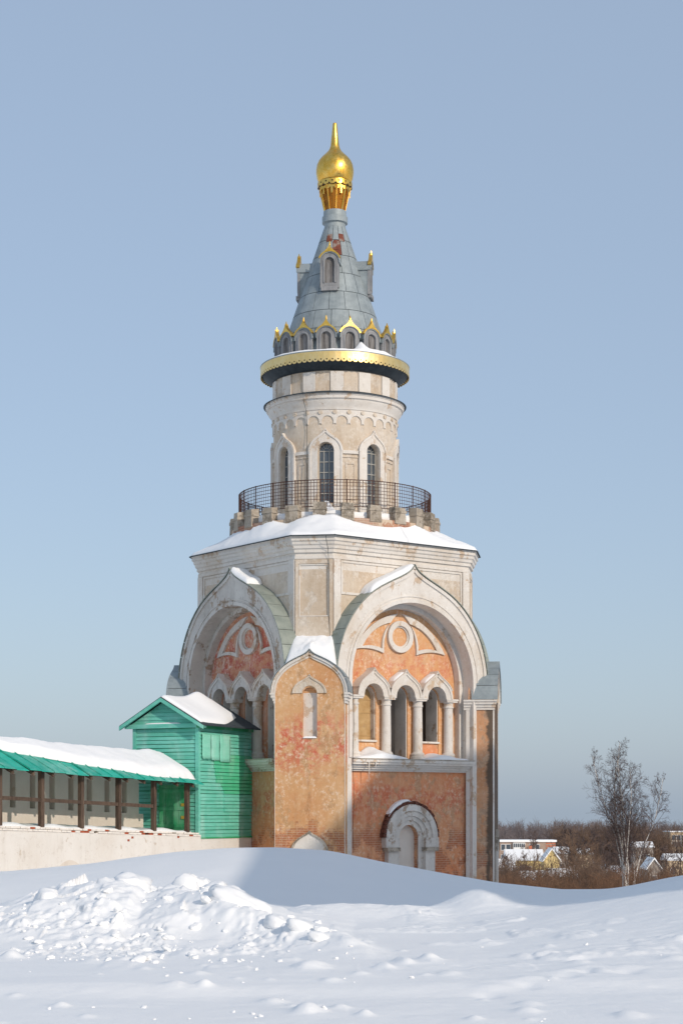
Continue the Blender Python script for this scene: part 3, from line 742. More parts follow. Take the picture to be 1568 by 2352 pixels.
octa_sweep([(0, Z(10.0)), (0, Z(10.42)), (0.05, Z(10.42)), (0.05, Z(10.55)), (0.02, Z(10.56)), (0.02, Z(10.66)), (0.10, Z(10.68)), (0.10, Z(10.80)), (0.16, Z(10.84)), (0.18, Z(10.95)), (0.23, Z(11.0)), (0.25, Z(11.10)), (0.31, Z(11.14)), (0.31, Z(11.30)), (0.345, Z(11.31)), (0.345, Z(11.345)), (-0.5, Z(11.55))], 'cornice', 'white_plaster')
octa_sweep([(0.34, Z(11.35)), (0.42, Z(11.30)), (0.425, Z(11.325)), (0.34, Z(11.38)), (-0.3, Z(11.58))], 'cornice_flashing', 'seam_dark')
m0 = sqrt(2)*OC-OA; cw = (OC*sqrt(2)-2*m0)/2      # half widths of long and short sides
cw = abs(OA-m0)/sqrt(2)
for i in range(4):
    rz = FR[i]-pi/4
    link('panel_frame', plate(rect(-cw+.01, cw-.01, Z(6.9), Z(10.40)), [rect(-cw+.14, cw-.14, Z(8.05), Z(10.22))], OC+.002, OC+.07), 'beige_plaster', octw, rotz=rz)
    link('panel_bead', plate(rect(-cw+.15, cw-.15, Z(8.06), Z(10.21)), [rect(-cw+.20, cw-.20, Z(8.11), Z(10.16))], OC+.002, OC+.045), 'white_plaster', octw, rotz=rz)
    for s_ in (-1, 1):
        y0, y1 = sorted((s_*(m0-.36), s_*(m0-.005)))
        MB().box(OA+.002, OA+.07, y0, y1, Z(7.0), Z(10.41)).build('corner_strip', 'white_plaster', octw, rotz=FR[i])
    link('face_panel', plate(rect(-m0+.40, m0-.40, Z(9.0), Z(10.38)), [rect(-m0+.48, m0-.48, Z(9.0)-.1+.2, Z(10.30))], OA+.002, OA+.04), 'white_plaster', octw, rotz=FR[i])

# ---- gallery: battlement and iron railing
gal = link('gallery_wall', lathe([(4.60, Z(11.3)), (4.58, Z(12.32)), (4.20, Z(12.34)), (4.18, Z(12.0)), (2.7, Z(12.0))], 72, smooth=True), 'brick_patch', tower)
rr = random.Random(8)
mer = []
for v_ in range(4):
    b = MB(); dy = 0.285+rr.uniform(-.02, .02); top = 13.0+rr.uniform(-.10, .03)
    b.hexa([(4.18, -dy, Z(12.2)), (4.62, -dy, Z(12.2)), (4.18, dy, Z(12.2)), (4.62, dy, Z(12.2)), (4.2, -dy+.02, Z(top)), (4.60, -dy+.03, Z(top-.03)), (4.2, dy-.02, Z(top)), (4.60, dy-.04, Z(top-.05))])
    b.box(4.24, 4.635, -dy-.012, dy+.012, Z(12.66), Z(12.76))
    mer.append(mesh('merlon', b.V, b.F))
for i in range(24): link('merlon', mer[i % 4], 'worn_stone', gal, rotz=-pi/4+radians(15)*i)
RRD = 4.22
rail = link('railing', None, None, None) if False else None
b = MB()
for h_, r_ in ((13.97, .022), (13.86, .014), (13.71, .012), (13.57, .012), (13.43, .012), (13.29, .012), (13.15, .012), (13.00, .012), (12.86, .020)):
    pts = [(RRD*cos(2*pi*i/96), RRD*sin(2*pi*i/96), Z(h_)) for i in range(97)]
    b.tube(pts, r_, 4, False)
rail = b.build('railing', 'rail_iron', tower)
bar = MB().tube([(RRD, 0, Z(12.84)), (RRD, 0, Z(13.97))], .011, 4); bar_me = mesh('baluster', bar.V, bar.F)
post = MB().tube([(RRD, 0, Z(12.3)), (RRD, 0, Z(14.0))], .026, 5); post_me = mesh('railing_post', post.V, post.F)
for i in range(24):
    link('railing_post', post_me, 'rail_iron', rail, rotz=-pi/4+radians(15)*i)
    for j in range(1, 8): link('baluster', bar_me, 'rail_iron', rail, rotz=-pi/4+radians(15)*(i+j/8))

# ---- drum with eight lancet windows
DR = 2.70; SEG = radians(45); HALF = DR*SEG/2
wz0, wzs, wr = 13.25, 15.50, 0.345
seg_me = plate(rect(-HALF, HALF, Z(12.0), Z(17.3)), [arch_loop(wr, Z(wzs), Z(wz0), 12)], DR-0.34, DR, bend=DR, grid=0.13)
sw_o = ogee_top(0.70, Z(wzs-0.05), Z(16.42), a=55, n=8, tight=0.4)
sur_me = plate([(-0.70, Z(12.0)), (-wr-.005, Z(12.0))]+arch_top(wr+.005, Z(wzs), 12)[::-1]+[(wr+.005, Z(12.0)), (0.70, Z(12.0))]+sw_o, [], DR, DR+0.10, bend=DR, grid=0.13)
sur_tr = plate(band_loop(offset_curve(sw_o, 0.02), offset_curve(sw_o, -0.07)), [], DR, DR+0.14, bend=DR, grid=0.13)
side_tr = [plate(rect(s_*0.665-.04, s_*0.665+.04, Z(12.0), Z(wzs-.05)), [], DR, DR+0.13, bend=DR, grid=0.13) for s_ in (-1, 1)]
sc_me = plate(rect(0.72, 2*HALF-0.72, Z(15.36), Z(15.50)), [], DR, DR+0.07, bend=DR, grid=0.13)
sc2_me = plate(rect(0.72, 2*HALF-0.72, Z(15.20), Z(15.25)), [], DR, DR+0.04, bend=DR, grid=0.13)
drum_low = plate(rect(0.84, 2*HALF-0.84, Z(13.4), Z(15.0)), [rect(0.92, 2*HALF-0.92, Z(13.5), Z(14.92))], DR, DR+0.03, bend=DR, grid=0.13)
# window: frame with bars, panes
WX = DR-0.26
fr = MB()
def bar_(y0, y1, z0, z1, x0=WX-.02, x1=WX+.03): fr.box(x0, x1, y0, y1, Z(z0), Z(z1))
ys = [-wr+.03, -wr/3, wr/3, wr-.03]
for y in ys: bar_(y-.017, y+.017, wz0, wzs)
zs_ = [wz0+.02, 13.70, 14.15, 14.60, 15.05, wzs]
for z in zs_: bar_(-wr, wr, z-.018, z+.018, WX-.018, WX+.032)
for a in range(1, 6):
    t = pi*a/6; fr.tube([(WX, .12*cos(t), Z(wzs)+.12*sin(t)), (WX, .33*cos(t), Z(wzs)+.33*sin(t))], .014, 4)
fr.tube([(WX, .13*cos(pi*i/10), Z(wzs)+.13*sin(pi*i/10)) for i in range(11)], .016, 4)
fr_me = mesh('window_frame', fr.V, fr.F)
panes = []
for i in range(3):
    for j in range(5):
        b = MB().box(WX-.012, WX-.002, ys[i], ys[i+1], Z(zs_[j]), Z(zs_[j+1])); panes.append(mesh('pane', b.V, b.F))
panes.append(plate(arch_top(wr, Z(wzs), 12), [], WX-.012, WX-.002))
for i in range(8):
    rz = -pi/4+SEG*i
    d = link('drum_wall', seg_me, 'beige_plaster', tower, rotz=rz)
    link('window_surround', sur_me, 'white_plaster', d); link('surround_moulding', sur_tr, 'white_plaster', d)
    for st_ in side_tr: link('surround_moulding', st_, 'white_plaster', d)
    link('string_course', sc_me, 'white_plaster', d); link('string_course', sc2_me, 'beige_plaster', d); link('wall_panel', drum_low, 'beige_plaster', d)
    wn = link('window', fr_me, 'window_frame_paint', tower, rotz=rz)
    for p_ in panes: link('pane', p_, 'glass_dark', wn)
link('drum_core', lathe([(2.1, Z(12.0)), (2.1, Z(18.9))], 32), 'dark_inside', tower)
# arcature and cornice
link('drum_cornice', lathe([(DR+.0, Z(16.95)), (DR+.03, Z(17.0)), (DR+.03, Z(17.22)), (DR+.07, Z(17.24)), (DR+.10, Z(17.40)), (DR+.22, Z(17.54)), (DR+.24, Z(17.66)), (DR+.31, Z(17.68)), (DR+.33, Z(17.80)), (DR+.36, Z(17.81)), (DR+.36, Z(17.90)), (DR-.05, Z(18.02))], 96), 'white_plaster', tower)
link('drum_flashing', lathe([(DR+.34, Z(17.905)), (DR+.44, Z(17.87)), (DR+.445, Z(17.90)), (DR+.33, Z(17.95)), (DR-.04, Z(18.06))], 96), 'seam_dark', tower)
n_ar = 28; hw = pi*DR/n_ar
ao = [(-hw, Z(17.05)), (hw, Z(17.05)), (hw, Z(16.62)), (hw-.05, Z(16.62))]
ao = [(hw, Z(17.05)), (-hw, Z(17.05)), (-hw, Z(16.66)), (-hw+.06, Z(16.62))]+[(y, z) for y, z in arch_top(hw-.06, Z(16.74), 12)[::-1]]+[(hw-.06, Z(16.62)), (hw, Z(16.66))]
ar_me = plate(ao, [], DR, DR+0.05, bend=DR, grid=0.1)
stud = plate(circ(0.085, 0, Z(17.12), 14), [], DR, DR+0.09, bend=DR, grid=0.2)
for i in range(n_ar):
    link('arcature_arch', ar_me, 'white_plaster', tower, rotz=-pi/4+2*pi*i/n_ar+.03)
    link('stud', stud, 'beige_plaster', tower, rotz=-pi/4+2*pi*(i+.5)/n_ar+.03)
# attic with raised panels
link('attic_wall', lathe([(DR-.02, Z(17.9)), (DR-.02, Z(19.1))], 96), 'beige_plaster', tower)
at_me = plate(rect(-hw*.92, hw*.92, Z(17.95), Z(18.86)), [], DR-.02, DR+0.06, bend=DR, grid=0.12)
at2 = plate(rect(-hw*1.04, hw*1.04, Z(17.95), Z(18.80)), [], DR-.02, DR+0.005, bend=DR, grid=0.12)
for i in range(14):
    link('attic_panel', at_me, 'white_plaster', tower, rotz=-pi/4+2*pi*(2*i+.8)/n_ar)
    link('attic_panel', at2, 'beige_plaster', tower, rotz=-pi/4+2*pi*(2*i+1.8)/n_ar)
# eave with gilt scalloped band
EV = 3.24
eave = link('eave', lathe([(DR+.02, Z(18.90)), (EV-.06, Z(19.20)), (EV-.01, Z(19.30)), (EV+.0, Z(19.60))], 96), 'soffit_metal', tower)
link('eave_roof', lathe([(EV+.0, Z(19.56)), (EV+.05, Z(19.60)), (EV+.05, Z(19.63)), (EV-.3, Z(19.70)), (2.3, Z(19.98))], 96), 'roof_metal', tower)
nb = 84; bw = pi*(EV+.02)/nb
sc_pts = [(bw, Z(19.60)), (-bw, Z(19.60)), (-bw, Z(19.27))]+[(-bw*cos(pi*i/8), Z(19.27)-bw*0.95*sin(pi*i/8)) for i in range(1, 8)]+[(bw, Z(19.27))]
bd_me = plate(sc_pts, [circ(0.034, 0, Z(19.255), 8)], EV+.015, EV+.035, bend=EV+.02, grid=0.12)
for i in range(nb): link('gilt_scallop', bd_me, 'gold_band_leaf', eave, rotz=2*pi*i/nb)
# rows of kokoshnik dormers on the eave
KW = 0.41
kz0, kzs = 19.66, 20.38
def koko_unit(hw, z0, zs, r_in, xf, xb, tall):
    zo = Z(z0); o = arch_top(hw, Z(zs), 16)
    hole = arch_loop(r_in, Z(zs), Z(z0+tall), 12)
    frame = plate([(-hw, zo), (hw, zo)]+o, [hole], xf-.10, xf)
    rim = ring_me(arch_top(r_in+.075, Z(zs), 12), arch_top(r_in+.005, Z(zs), 12), xf-.01, xf+.035, Z(z0+tall))
    hood = plate([(-hw+.02, zo), (hw-.02, zo)]+arch_top(hw-.02, Z(zs), 16), [], xb, xf-.101)
    lip = ring_me(arch_top(hw+.035, Z(zs), 16), arch_top(hw+.004, Z(zs), 16), xb, xf+.05, Z(zs-.05))
    board = plate(arch_loop(r_in+.01, Z(zs), Z(z0+tall-.01), 12), [], xf-.099, xf-.07)
    oo = ogee_top(hw+.10, Z(zs), Z(zs)+hw*1.95, a=58, n=8, tight=0.35)
    i0 = 3; oc = oo[i0:-i0]; inn = [(y, z) for y, z in arch_top(hw+.04, Z(zs), 2*len(oc)) if True]
    ang0 = atan2(oc[0][1]-Z(zs), oc[0][0]); inn = [((hw+.038)*cos(ang0+(pi-2*ang0)*i/18), Z(zs)+(hw+.038)*sin(ang0+(pi-2*ang0)*i/18)) for i in range(19)]
    crest = plate(band_loop(oc, inn), [], xf-.09, xf+.07)
    tip = MB().tube([(xf, 0, Z(zs)+hw*1.75), (xf, 0, Z(zs)+hw*1.95+.03), (xf, 0, Z(zs)+hw*1.95+.10)], [.05, .030, .018], 7)
    crest = merge([crest, mesh('tip', tip.V, tip.F)])
    return frame, rim, hood, lip, board, crest
U = koko_unit(KW, kz0, kzs, 0.21, 2.62, 1.9, 0.06)
for i in range(16):
    rz = -pi/4+2*pi*i/16
    kk = link('kokoshnik', U[0], 'grey_wood', tower, rotz=rz)
    link('rim', U[1], 'grey_wood', kk); link('hood', U[2], 'roof_metal', kk); link('hood_lip', U[3], 'roof_metal', kk)
    link('board', U[4], 'old_board', kk); link('gilt_crest', U[5], 'gold', kk)
# ---- tent roof of sheet metal
cone_r = lambda h: 0.48+(25.80-h)*0.3395
link('tent_core', lathe([(cone_r(19.7)-.012, Z(19.7)), (cone_r(25.80)-.012, Z(25.80))], 64), 'seam_dark', tower)
rows = [19.7, 20.9, 21.75, 22.62, 23.5, 24.36, 25.1, 25.80]
for ri in range(len(rows)-1):
    h0, h1 = rows[ri]+.014, rows[ri+1]-.008; sh = radians(11.25)*(ri % 2)*0.35
    V, F = [], []; da = 2*pi/16/2; g0 = .010/cone_r(h0); g1 = .010/cone_r(h1); nn = 4
    for zz, gg, off in ((h0, g0, .010), (h1, g1, .005)):
        for dd in (0, -.02):
            for j in range(nn+1):
                a = -da+gg+(2*da-2*gg)*j/nn; r_ = cone_r(zz)+off+dd
                V.append((r_*cos(a), r_*sin(a), Z(zz)))
    N = nn+1
    for j in range(nn): F += [(j, j+1, 2*N+j+1, 2*N+j), (j+1, j, N+j, N+j+1)]
    F += [(0, 2*N, 3*N, N), (nn, N+nn, 3*N+nn, 2*N+nn)]
    sm = mesh('roof_sheet', V, F); sm.materials.append(M['roof_metal'])
    sr = sm.copy(); sr.materials.clear(); sr.materials.append(M['roof_rust'])
    for c in range(16):
        ang = -pi/4+2*pi*(c+.5)/16+sh
        rust = (ri == 6 and False)
        link('roof_sheet', sr if (ri == 5 and c == 0) or (ri == 6 and c in (15, 1)) and False else sm, None, tower, rotz=ang)
# rusted sheets with their own outline near the top of the tent
def cone_patch(a0, a1, h0, h1, mat, name):
    n = 4; V, F = [], []
    for hh in (h0, h1):
        for j in range(n+1):
            a = radians(a0+(a1-a0)*j/n)-pi/4; r_ = cone_r(hh)+.024
            V.append((r_*cos(a), r_*sin(a), Z(hh)))
    for j in range(n): F.append((j, j+1, n+2+j, n+1+j))
    link(name, mesh(name, V, F), mat, tower)
cone_patch(-21, -1, 25.02, 25.38, 'roof_rust', 'rusted_sheet'); cone_patch(22, 42, 25.04, 25.40, 'roof_rust', 'rusted_sheet')
cone_patch(1.5, 21, 24.62, 25.02, 'roof_rust', 'rusted_sheet')
# dormers
U2 = koko_unit(0.41, 22.75, 23.86, 0.205, 1.60, 0.6, 0.22)
sill = MB().box(1.45, 1.68, -.36, .36, Z(22.62), Z(22.80)); sill_me = mesh('sill', sill.V, sill.F)
for i in range(4):
    rz = -pi/4+pi/2*i
    kk = link('dormer', U2[0], 'grey_wood', tower, rotz=rz)
    link('rim', U2[1], 'grey_wood', kk); link('hood', U2[2], 'roof_metal', kk); link('hood_lip', U2[3], 'roof_metal', kk)
    link('board', U2[4], 'old_board', kk); link('gilt_crest', U2[5], 'gold', kk); link('sill', sill_me, 'grey_wood', kk)
# neck, lantern, dome
link('neck', lathe([(.47, Z(25.78)), (.47, Z(25.98)), (.56, Z(26.02)), (.565, Z(26.28)), (.51, Z(26.30)), (.50, Z(26.54)), (.40, Z(26.56))], 32), 'roof_metal', tower)
lan = link('lantern', lathe([(.44, Z(26.55)), (.66, Z(27.50)), (.66, Z(27.52))], 16, smooth=False), 'lantern_glaze', tower)
rb = MB().tube([(.455, 0, Z(26.55)), (.69, 0, Z(27.56))], .035, 5); rb_me = mesh('rib', rb.V, rb.F)
dr_me = plate([(.175, Z(27.58)), (-.175, Z(27.58)), (-.175, Z(27.40))]+[(-.13*cos(pi*i/8), Z(27.38)+.09*sin(pi*i/8)) for i in range(4)]+[(-.04, Z(27.18)), (.04, Z(27.18))]+[(-.13*cos(pi*i/8), Z(27.38)+.09*sin(pi*i/8)) for i in range(5, 9)]+[(.175, Z(27.40))], [], .64, .675)
for i in range(10):
    link('rib', rb_me, 'gold', lan, rotz=2*pi*i/10+.1); link('drip_arch', dr_me, 'gold', lan, rotz=2*pi*(i+.5)/10+.1)
link('crown_ring', lathe([(.64, Z(27.56)), (.74, Z(27.60)), (.745, Z(27.80)), (.70, Z(27.82))], 40), 'soffit_metal', tower)
nb = 16; bw = pi*.755/nb
cr_me = plate([(bw, Z(27.80)), (-bw, Z(27.80)), (-bw, Z(27.68))]+[(-bw*cos(pi*i/8), Z(27.68)-bw*.8*sin(pi*i/8)) for i in range(1, 8)]+[(bw, Z(27.68))], [circ(.04, 0, Z(27.70), 8)], .75, .765, bend=.755, grid=.1)
for i in range(nb): link('gilt_scallop', cr_me, 'gold', lan, rotz=2*pi*i/nb)
dome_p = [(.66, 27.79), (.72, 27.84), (.79, 28.02), (.825, 28.22), (.825, 28.40), (.79, 28.60), (.71, 28.78), (.58, 28.94), (.43, 29.08), (.31, 29.20), (.235, 29.32), (.19, 29.46), (.165, 29.70), (.14, 29.95), (.115, 30.2), (.095, 30.42), (.08, 30.46), (0.001, 30.46)]
link('onion_dome', lathe([(r, Z(h)) for r, h in dome_p], 48), 'gold', tower)

cb = MB()
def pol(r, adeg, h): a = radians(adeg)-pi/4; return (r*cos(a), r*sin(a), Z(h))
cb.tube([pol(DR+.46, -17, 17.95), pol(DR+.44, -17, 17.6), pol(DR+.12, -17.5, 17.2), pol(DR+.05, -17.5, 16.4), pol(DR+.12, -17, 15.4), pol(DR+.15, -17, 14.2), pol(DR+.15, -17, 12.6)], .012, 4)
cb.build('cable', 'seam_dark', tower)
cb = MB(); m9 = Matrix.Rotation(-pi/4, 3, 'Z')
cb.tube([tuple(m9 @ Vector((OC+o, y, Z(h)))) for o, y, h in ((.55, .56, 11.3), (.45, .57, 11.1), (.20, .60, 10.8), (.09, .61, 10.3), (.09, .60, 9.2), (.09, .62, 8.2), (.06, .66, 7.2))], .012, 4)
cb.build('cable', 'seam_dark', tower)
cb = MB()
cb.tube([(5.55, -3.22+.03*sin(h*2.1), Z(h)) for h in (5.2, 4.4, 3.6, 2.8, 2.0, 1.2, .4, -.6, -1.6)], .011, 4); cb.build('cable', 'seam_dark', tower)
for (w_, l_, lab) in ((-2.45, .75, 'long thin icicle hanging from the left end of the stone ledge'), (-2.1, .30, 'short icicle hanging from the stone ledge beside a longer one')):
    v_ = Matrix.Rotation(TR, 3, 'Z') @ Vector((5.60, w_, 0))
    tag(MB().tube([(0, 0, .02), (.005, 0, -l_*.5), (0, 0, -l_)], [.032, .02, .004], 6).build('icicle', 'icicle', None, True, loc=(TX+v_.x, TY+v_.y, TB+Z(2.12))), lab, 'icicle')

#@@HUT
# ------------------------------------------------------------------ hut on the wall
EYEZ = EYE
HX, HY, HA = -5.69, 72.1, radians(65)
hut = empty('green_hut', (HX, HY, -3.2), HA)
tag(hut, 'green painted plank hut with a gable roof, built against the orange tower', 'hut')
HZ = lambda h: h+EYE+3.2
HL, HW = 4.5, 2.95
b0, e0, rg = -0.93, 3.55, 4.62
MB().box(0.06, HL, 0.06, HW-.06, HZ(-4.2), HZ(e0-.05)).build('core', 'green_deep', hut)
rr = random.Random(4)
# side wall boards: two layers meet along a stepped joint
zig = [(1.55, 1.75), (1.45, 1.60), (1.30, 1.62), (1.15, 1.62), (1.0, 1.9), (.85, 2.0), (.70, 2.05), (.55, 2.05), (.4, 2.05), (.2, 2.05)]
nbd = 30; bh = (e0-.1-b0)/nbd
for i in range(nbd):
    z0 = b0+i*bh+rr.uniform(-.006, .006); z1 = z0+bh-rr.uniform(.012, .026); zm = (z0+z1)/2
    j = 0.10+rr.uniform(-.008, .008)
    def board(x0, x1, d, mat, nm='board'):
        MB().hexa([(x0, -d-.022, HZ(z0)), (x1, -d-.022, HZ(z0)), (x0, .06, HZ(z0)), (x1, .06, HZ(z0)), (x0, -d, HZ(z1)), (x1, -d, HZ(z1)), (x0, .06, HZ(z1)), (x1, .06, HZ(z1))]).build(nm, mat, hut)
    if 0.05 < zm < 2.35:
        t = (2.35-zm)/2.3; xj = 1.25 if t < .22 else 1.35 if t < .34 else 1.42 if t < .45 else 1.85 if t < .52 else 2.0 if t < .62 else 2.1
        board(.10, xj-.004, 0+rr.uniform(0, .008), 'green_paint'); board(xj, HL, .03+rr.uniform(0, .008), 'green_paint' if t > .7 else 'green_mid')  # greener boards towards the tower: bounced light and wet put into the paint colour
    else: board(.10, HL, rr.uniform(0, .008), 'green_paint')
for (x0, x1, z0, z1) in ((.22, .95, 2.20, 3.20), (.97, 1.66, 2.16, 3.18), (1.68, 2.55, 2.12, 3.20)):     # sheet metal patches
    V, F = [], []; n = 6
    for iz in range(n+1):
        for ix in range(n+1):
            u, v = ix/n, iz/n
            V.append((x0+(x1-x0)*u, -.062-.02*rr.random()-(.02 if iz == 0 else 0), HZ(z0+(z1-z0)*v+(.02*rr.uniform(-1, 1) if iz in (0, n) else 0))))
    for iz in range(n):
        for ix in range(n): F.append((iz*(n+1)+ix, iz*(n+1)+ix+1, (iz+1)*(n+1)+ix+1, (iz+1)*(n+1)+ix))
    o_ = link('sheet_patch', mesh('sheet_patch', V, F, True), 'green_sheet', hut)
    md = o_.modifiers.new('thick', 'SOLIDIFY'); md.thickness = .004; md.offset = -1
# gable wall boards
nb_ = 28; gh = (3.42-b0)/nb_
for i in range(nb_):
    z0 = b0+i*gh+rr.uniform(-.006, .006); z1 = z0+gh-rr.uniform(.012, .028); d = rr.uniform(0, .008)
    MB().hexa([(-d-.022, .10, HZ(z0)), (.06, .10, HZ(z0)), (-d-.022, HW-.10, HZ(z0)), (.06, HW-.10, HZ(z0)), (-d, .10, HZ(z1)), (.06, .10, HZ(z1)), (-d, HW-.10, HZ(z1)), (.06, HW-.10, HZ(z1))]).build('board', 'green_paint', hut)
for (x0, x1, y0, y1) in ((-.05, .10, -.05, .10), (-.05, .10, HW-.10, HW+.05)):
    MB().box(x0, x1, y0, y1, HZ(b0), HZ(e0-.02)).build('corner_board', 'green_paint', hut)
MB().box(-.16, .02, -.36, HW+.36, HZ(3.43), HZ(3.60)).build('tie_board', 'green_paint', hut)
# pediment boards
pn = 6; ph = (rg-.10-3.60)/pn; mid = HW/2; sl = (rg-3.52)/(mid+.40)
for i in range(pn):
    z0 = 3.60+i*ph; z1 = z0+ph-.008
    w0 = max((rg-.10-z0)/sl, .05); w1 = max((rg-.10-z1)/sl, .02)
    MB().hexa([(-.10, mid-w0, HZ(z0)), (.05, mid-w0, HZ(z0)), (-.10, mid+w0, HZ(z0)), (.05, mid+w0, HZ(z0)), (-.08, mid-w1, HZ(z1)), (.05, mid-w1, HZ(z1)), (-.08, mid+w1, HZ(z1)), (.05, mid+w1, HZ(z1))]).build('board', 'green_paint', hut)
MB().hexa([(.06, .0, HZ(3.5)), (HL, .0, HZ(3.5)), (.06, HW, HZ(3.5)), (HL, HW, HZ(3.5)), (.06, mid-.02, HZ(rg-.13)), (HL, mid-.02, HZ(rg-.13)), (.06, mid+.02, HZ(rg-.13)), (HL, mid+.02, HZ(rg-.13))]).build('roof_space', 'green_deep', hut)
for s_ in (-1, 1):      # roof planes and rake boards
    ye = mid+s_*(mid+.45); ze = 3.50
    def slab(x0, x1, t0, t1, nm, mat, ya=mid, za=rg, yb=ye, zb=ze):
        pts = [(x, y, HZ(z+t)) for t in (t0, t1) for (y, z) in ((yb, zb), (ya, za)) for x in (x0, x1)]
        MB().hexa(pts).build(nm, mat, hut)
    slab(-.42, HL, 0, .05, 'roof_plane', 'seam_dark')
    slab(-.45, -.36, -.14, .012, 'rake_board', 'green_paint')
MB().box(-.2, HL, -.12, -.03, HZ(3.42), HZ(3.53)).build('eave_board', 'green_deep', hut)
MB().box(-.02, HL, -.06, .02, HZ(b0-.06), HZ(b0-.002)).build('sill_board', 'green_deep', hut)
# door seen inside the gallery
door = MB().box(-.05, -.034, .54, 1.76, HZ(-.9), HZ(1.15)).build('door', 'green_deep', hut)
for i in range(4): MB().box(-.075, -.051, .55+i*.3, .838+i*.3, HZ(-.9), HZ(1.15)).build('plank', 'green_deep', door)
for zz in (-.55, .15, .85): MB().box(-.10, -.076, .5, 1.8, HZ(zz), HZ(zz+.14)).build('cross_batten', 'green_deep', door)
for zz in (-.2, .3): MB().box(-.11, -.095, .5, .72, HZ(zz), HZ(zz+.12)).build('hinge', 'green_hinge', door)

# ------------------------------------------------------------------ curtain wall and its covered gallery
GA = radians(61); GXY = (-5.75, 71.75)
SLP = -0.0287                                 # the wall falls towards the tower
wall = empty('curtain_wall', (GXY[0], GXY[1], -3.2), GA)
tag(wall, 'whitewashed stone wall with red bricks showing along its top edge', 'wall')
WZ = lambda h: h+EYE+3.2
wt = lambda x: -0.73+SLP*x
def sbox(x0, x1, y0, y1, za, zb, ztop=None, slope=True):
    """box whose top and bottom follow the fall of the wall; za, zb are heights at x = 0"""
    f = (lambda x: SLP*x) if slope else (lambda x: 0)
    return [(x, y, WZ(z+f(x))) for z in (za, zb) for y in (y0, y1) for x in (x0, x1)]
XL = -21.0
MB().hexa([(x, y, WZ(-4.4)) for y in (0, 3.2) for x in (XL, 0.35)]+[(x, y, WZ(wt(x)-.16)) for y in (0, 3.2) for x in (XL, 0.35)]).build('wall_body', 'limewash', wall)
# stretch of wall under the hut
b = MB(); c_, s__ = cos(HA-GA), sin(HA-GA)
h0 = Matrix.Rotation(-GA, 3, 'Z') @ Vector((HX-GXY[0], HY-GXY[1], 0)); d_ = Matrix.Rotation(-GA, 3, 'Z') @ Vector((cos(HA), sin(HA), 0)); nrm = Vector((-d_.y, d_.x, 0))
ptsl = []
for zz in (WZ(-4.4), WZ(b0-.062)):
    for off in (-.02, 3.0):
        for t in (-.1, HL):
            p_ = h0+d_*t+nrm*off; ptsl.append((p_.x, p_.y, zz))
MB().hexa(ptsl).build('wall_body', 'limewash', wall)
rr = random.Random(9)
bw_, bh_ = 0.27, 0.075
bvars = []
for v_ in range(3):
    e = .006*v_; bvars.append(mesh('brick', *(lambda m_: (m_.V, m_.F))(MB().box(e, bw_-.012, -.03-e, .3, 0, bh_-.010))))
tilt = math.atan(SLP)
n_b = int((0.3-XL)/bw_)
for row in range(2):
    for i in range(n_b):
        x = 0.32-bw_*(i+1)+(bw_/2 if row else 0)
        if x+bw_ > .40: continue
        red = rr.random() < (.10 if row == 0 else .13)
        missing = rr.random() < .04
        if missing: continue
        src = bvars[rr.randrange(3)]
        key = 'brick_red' if red else 'brick_white'
        me_ = sheet_cache.get((src.name, key))
        if me_ is None:
            me_ = src.copy(); me_.materials.append(M[key]); sheet_cache[(src.name, key)] = me_
        o_ = link('brick', me_, None, wall, loc=(x, rr.uniform(-.012, .012)+(.02 if red else 0), WZ(wt(x)-.16+row*.078)))
        o_.rotation_euler = (0, -tilt, 0)
for (x, z) in ((-4.35, -1.05), (-4.6, -1.16), (-1.3, -.98)):      # single bricks showing through the wash
    o_ = link('brick', sheet_cache[(bvars[0].name, 'brick_red')], None, wall, loc=(x, .022, WZ(wt(x)-.73+.73+z+.73))); o_.scale = (.5, 1, 1.2)
# shallow blind arch low in the wall
na = arch_top(0.95, 0, 16); X0 = -8.1
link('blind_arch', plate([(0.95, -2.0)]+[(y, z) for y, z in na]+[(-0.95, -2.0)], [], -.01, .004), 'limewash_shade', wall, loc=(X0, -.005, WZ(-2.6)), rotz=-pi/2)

gal2 = empty('wall_gallery', (GXY[0], GXY[1], -3.2), GA)
tag(gal2, 'covered gallery of dark wooden posts with a green sheet metal roof on the white wall', 'gallery')
MB().hexa([(x, y, WZ(wt(x)+dz)) for dz in (-.159, -.02) for y in (.31, 3.0) for x in (XL, -.06)]).build('gallery_floor', 'post_wood', gal2)
post_x = [-.36-2.28*i for i in range(9)]
for i, x in enumerate(post_x):
    o_ = MB().hexa([(x+dx, y, WZ(wt(x)+z)) for z in (0, 1.93) for y in (.10, .26) for dx in (-.085, .085)]).build('post', 'post_wood', gal2)
rail_z = 0.88
for i in range(1, len(post_x)-1):
    x1, x0 = post_x[i]-.087, post_x[i+1]+.087
    MB().hexa([(x, y, WZ(wt(x)+rail_z+z)) for z in (0, .13) for y in (.13, .20) for x in (x0, x1)]).build('handrail', 'post_wood', gal2)
MB().hexa(sbox(XL, -.05, .08, .28, 1.20, 1.36)).build('wall_plate', 'post_wood', gal2)
ez, rz_ = 1.17, 2.12; ey, ry = -.32, 1.50
for i in range(19):
    x = -.5-1.1*i
    MB().hexa([(x+dx, y, WZ(SLP*x+z)) for (dz) in (0, 1) for (y, z) in ((ey+.1, ez-.15+.12*dz), (ry, rz_-.20+.12*dz)) for dx in (-.05, .05)]).build('rafter', 'post_wood', gal2)
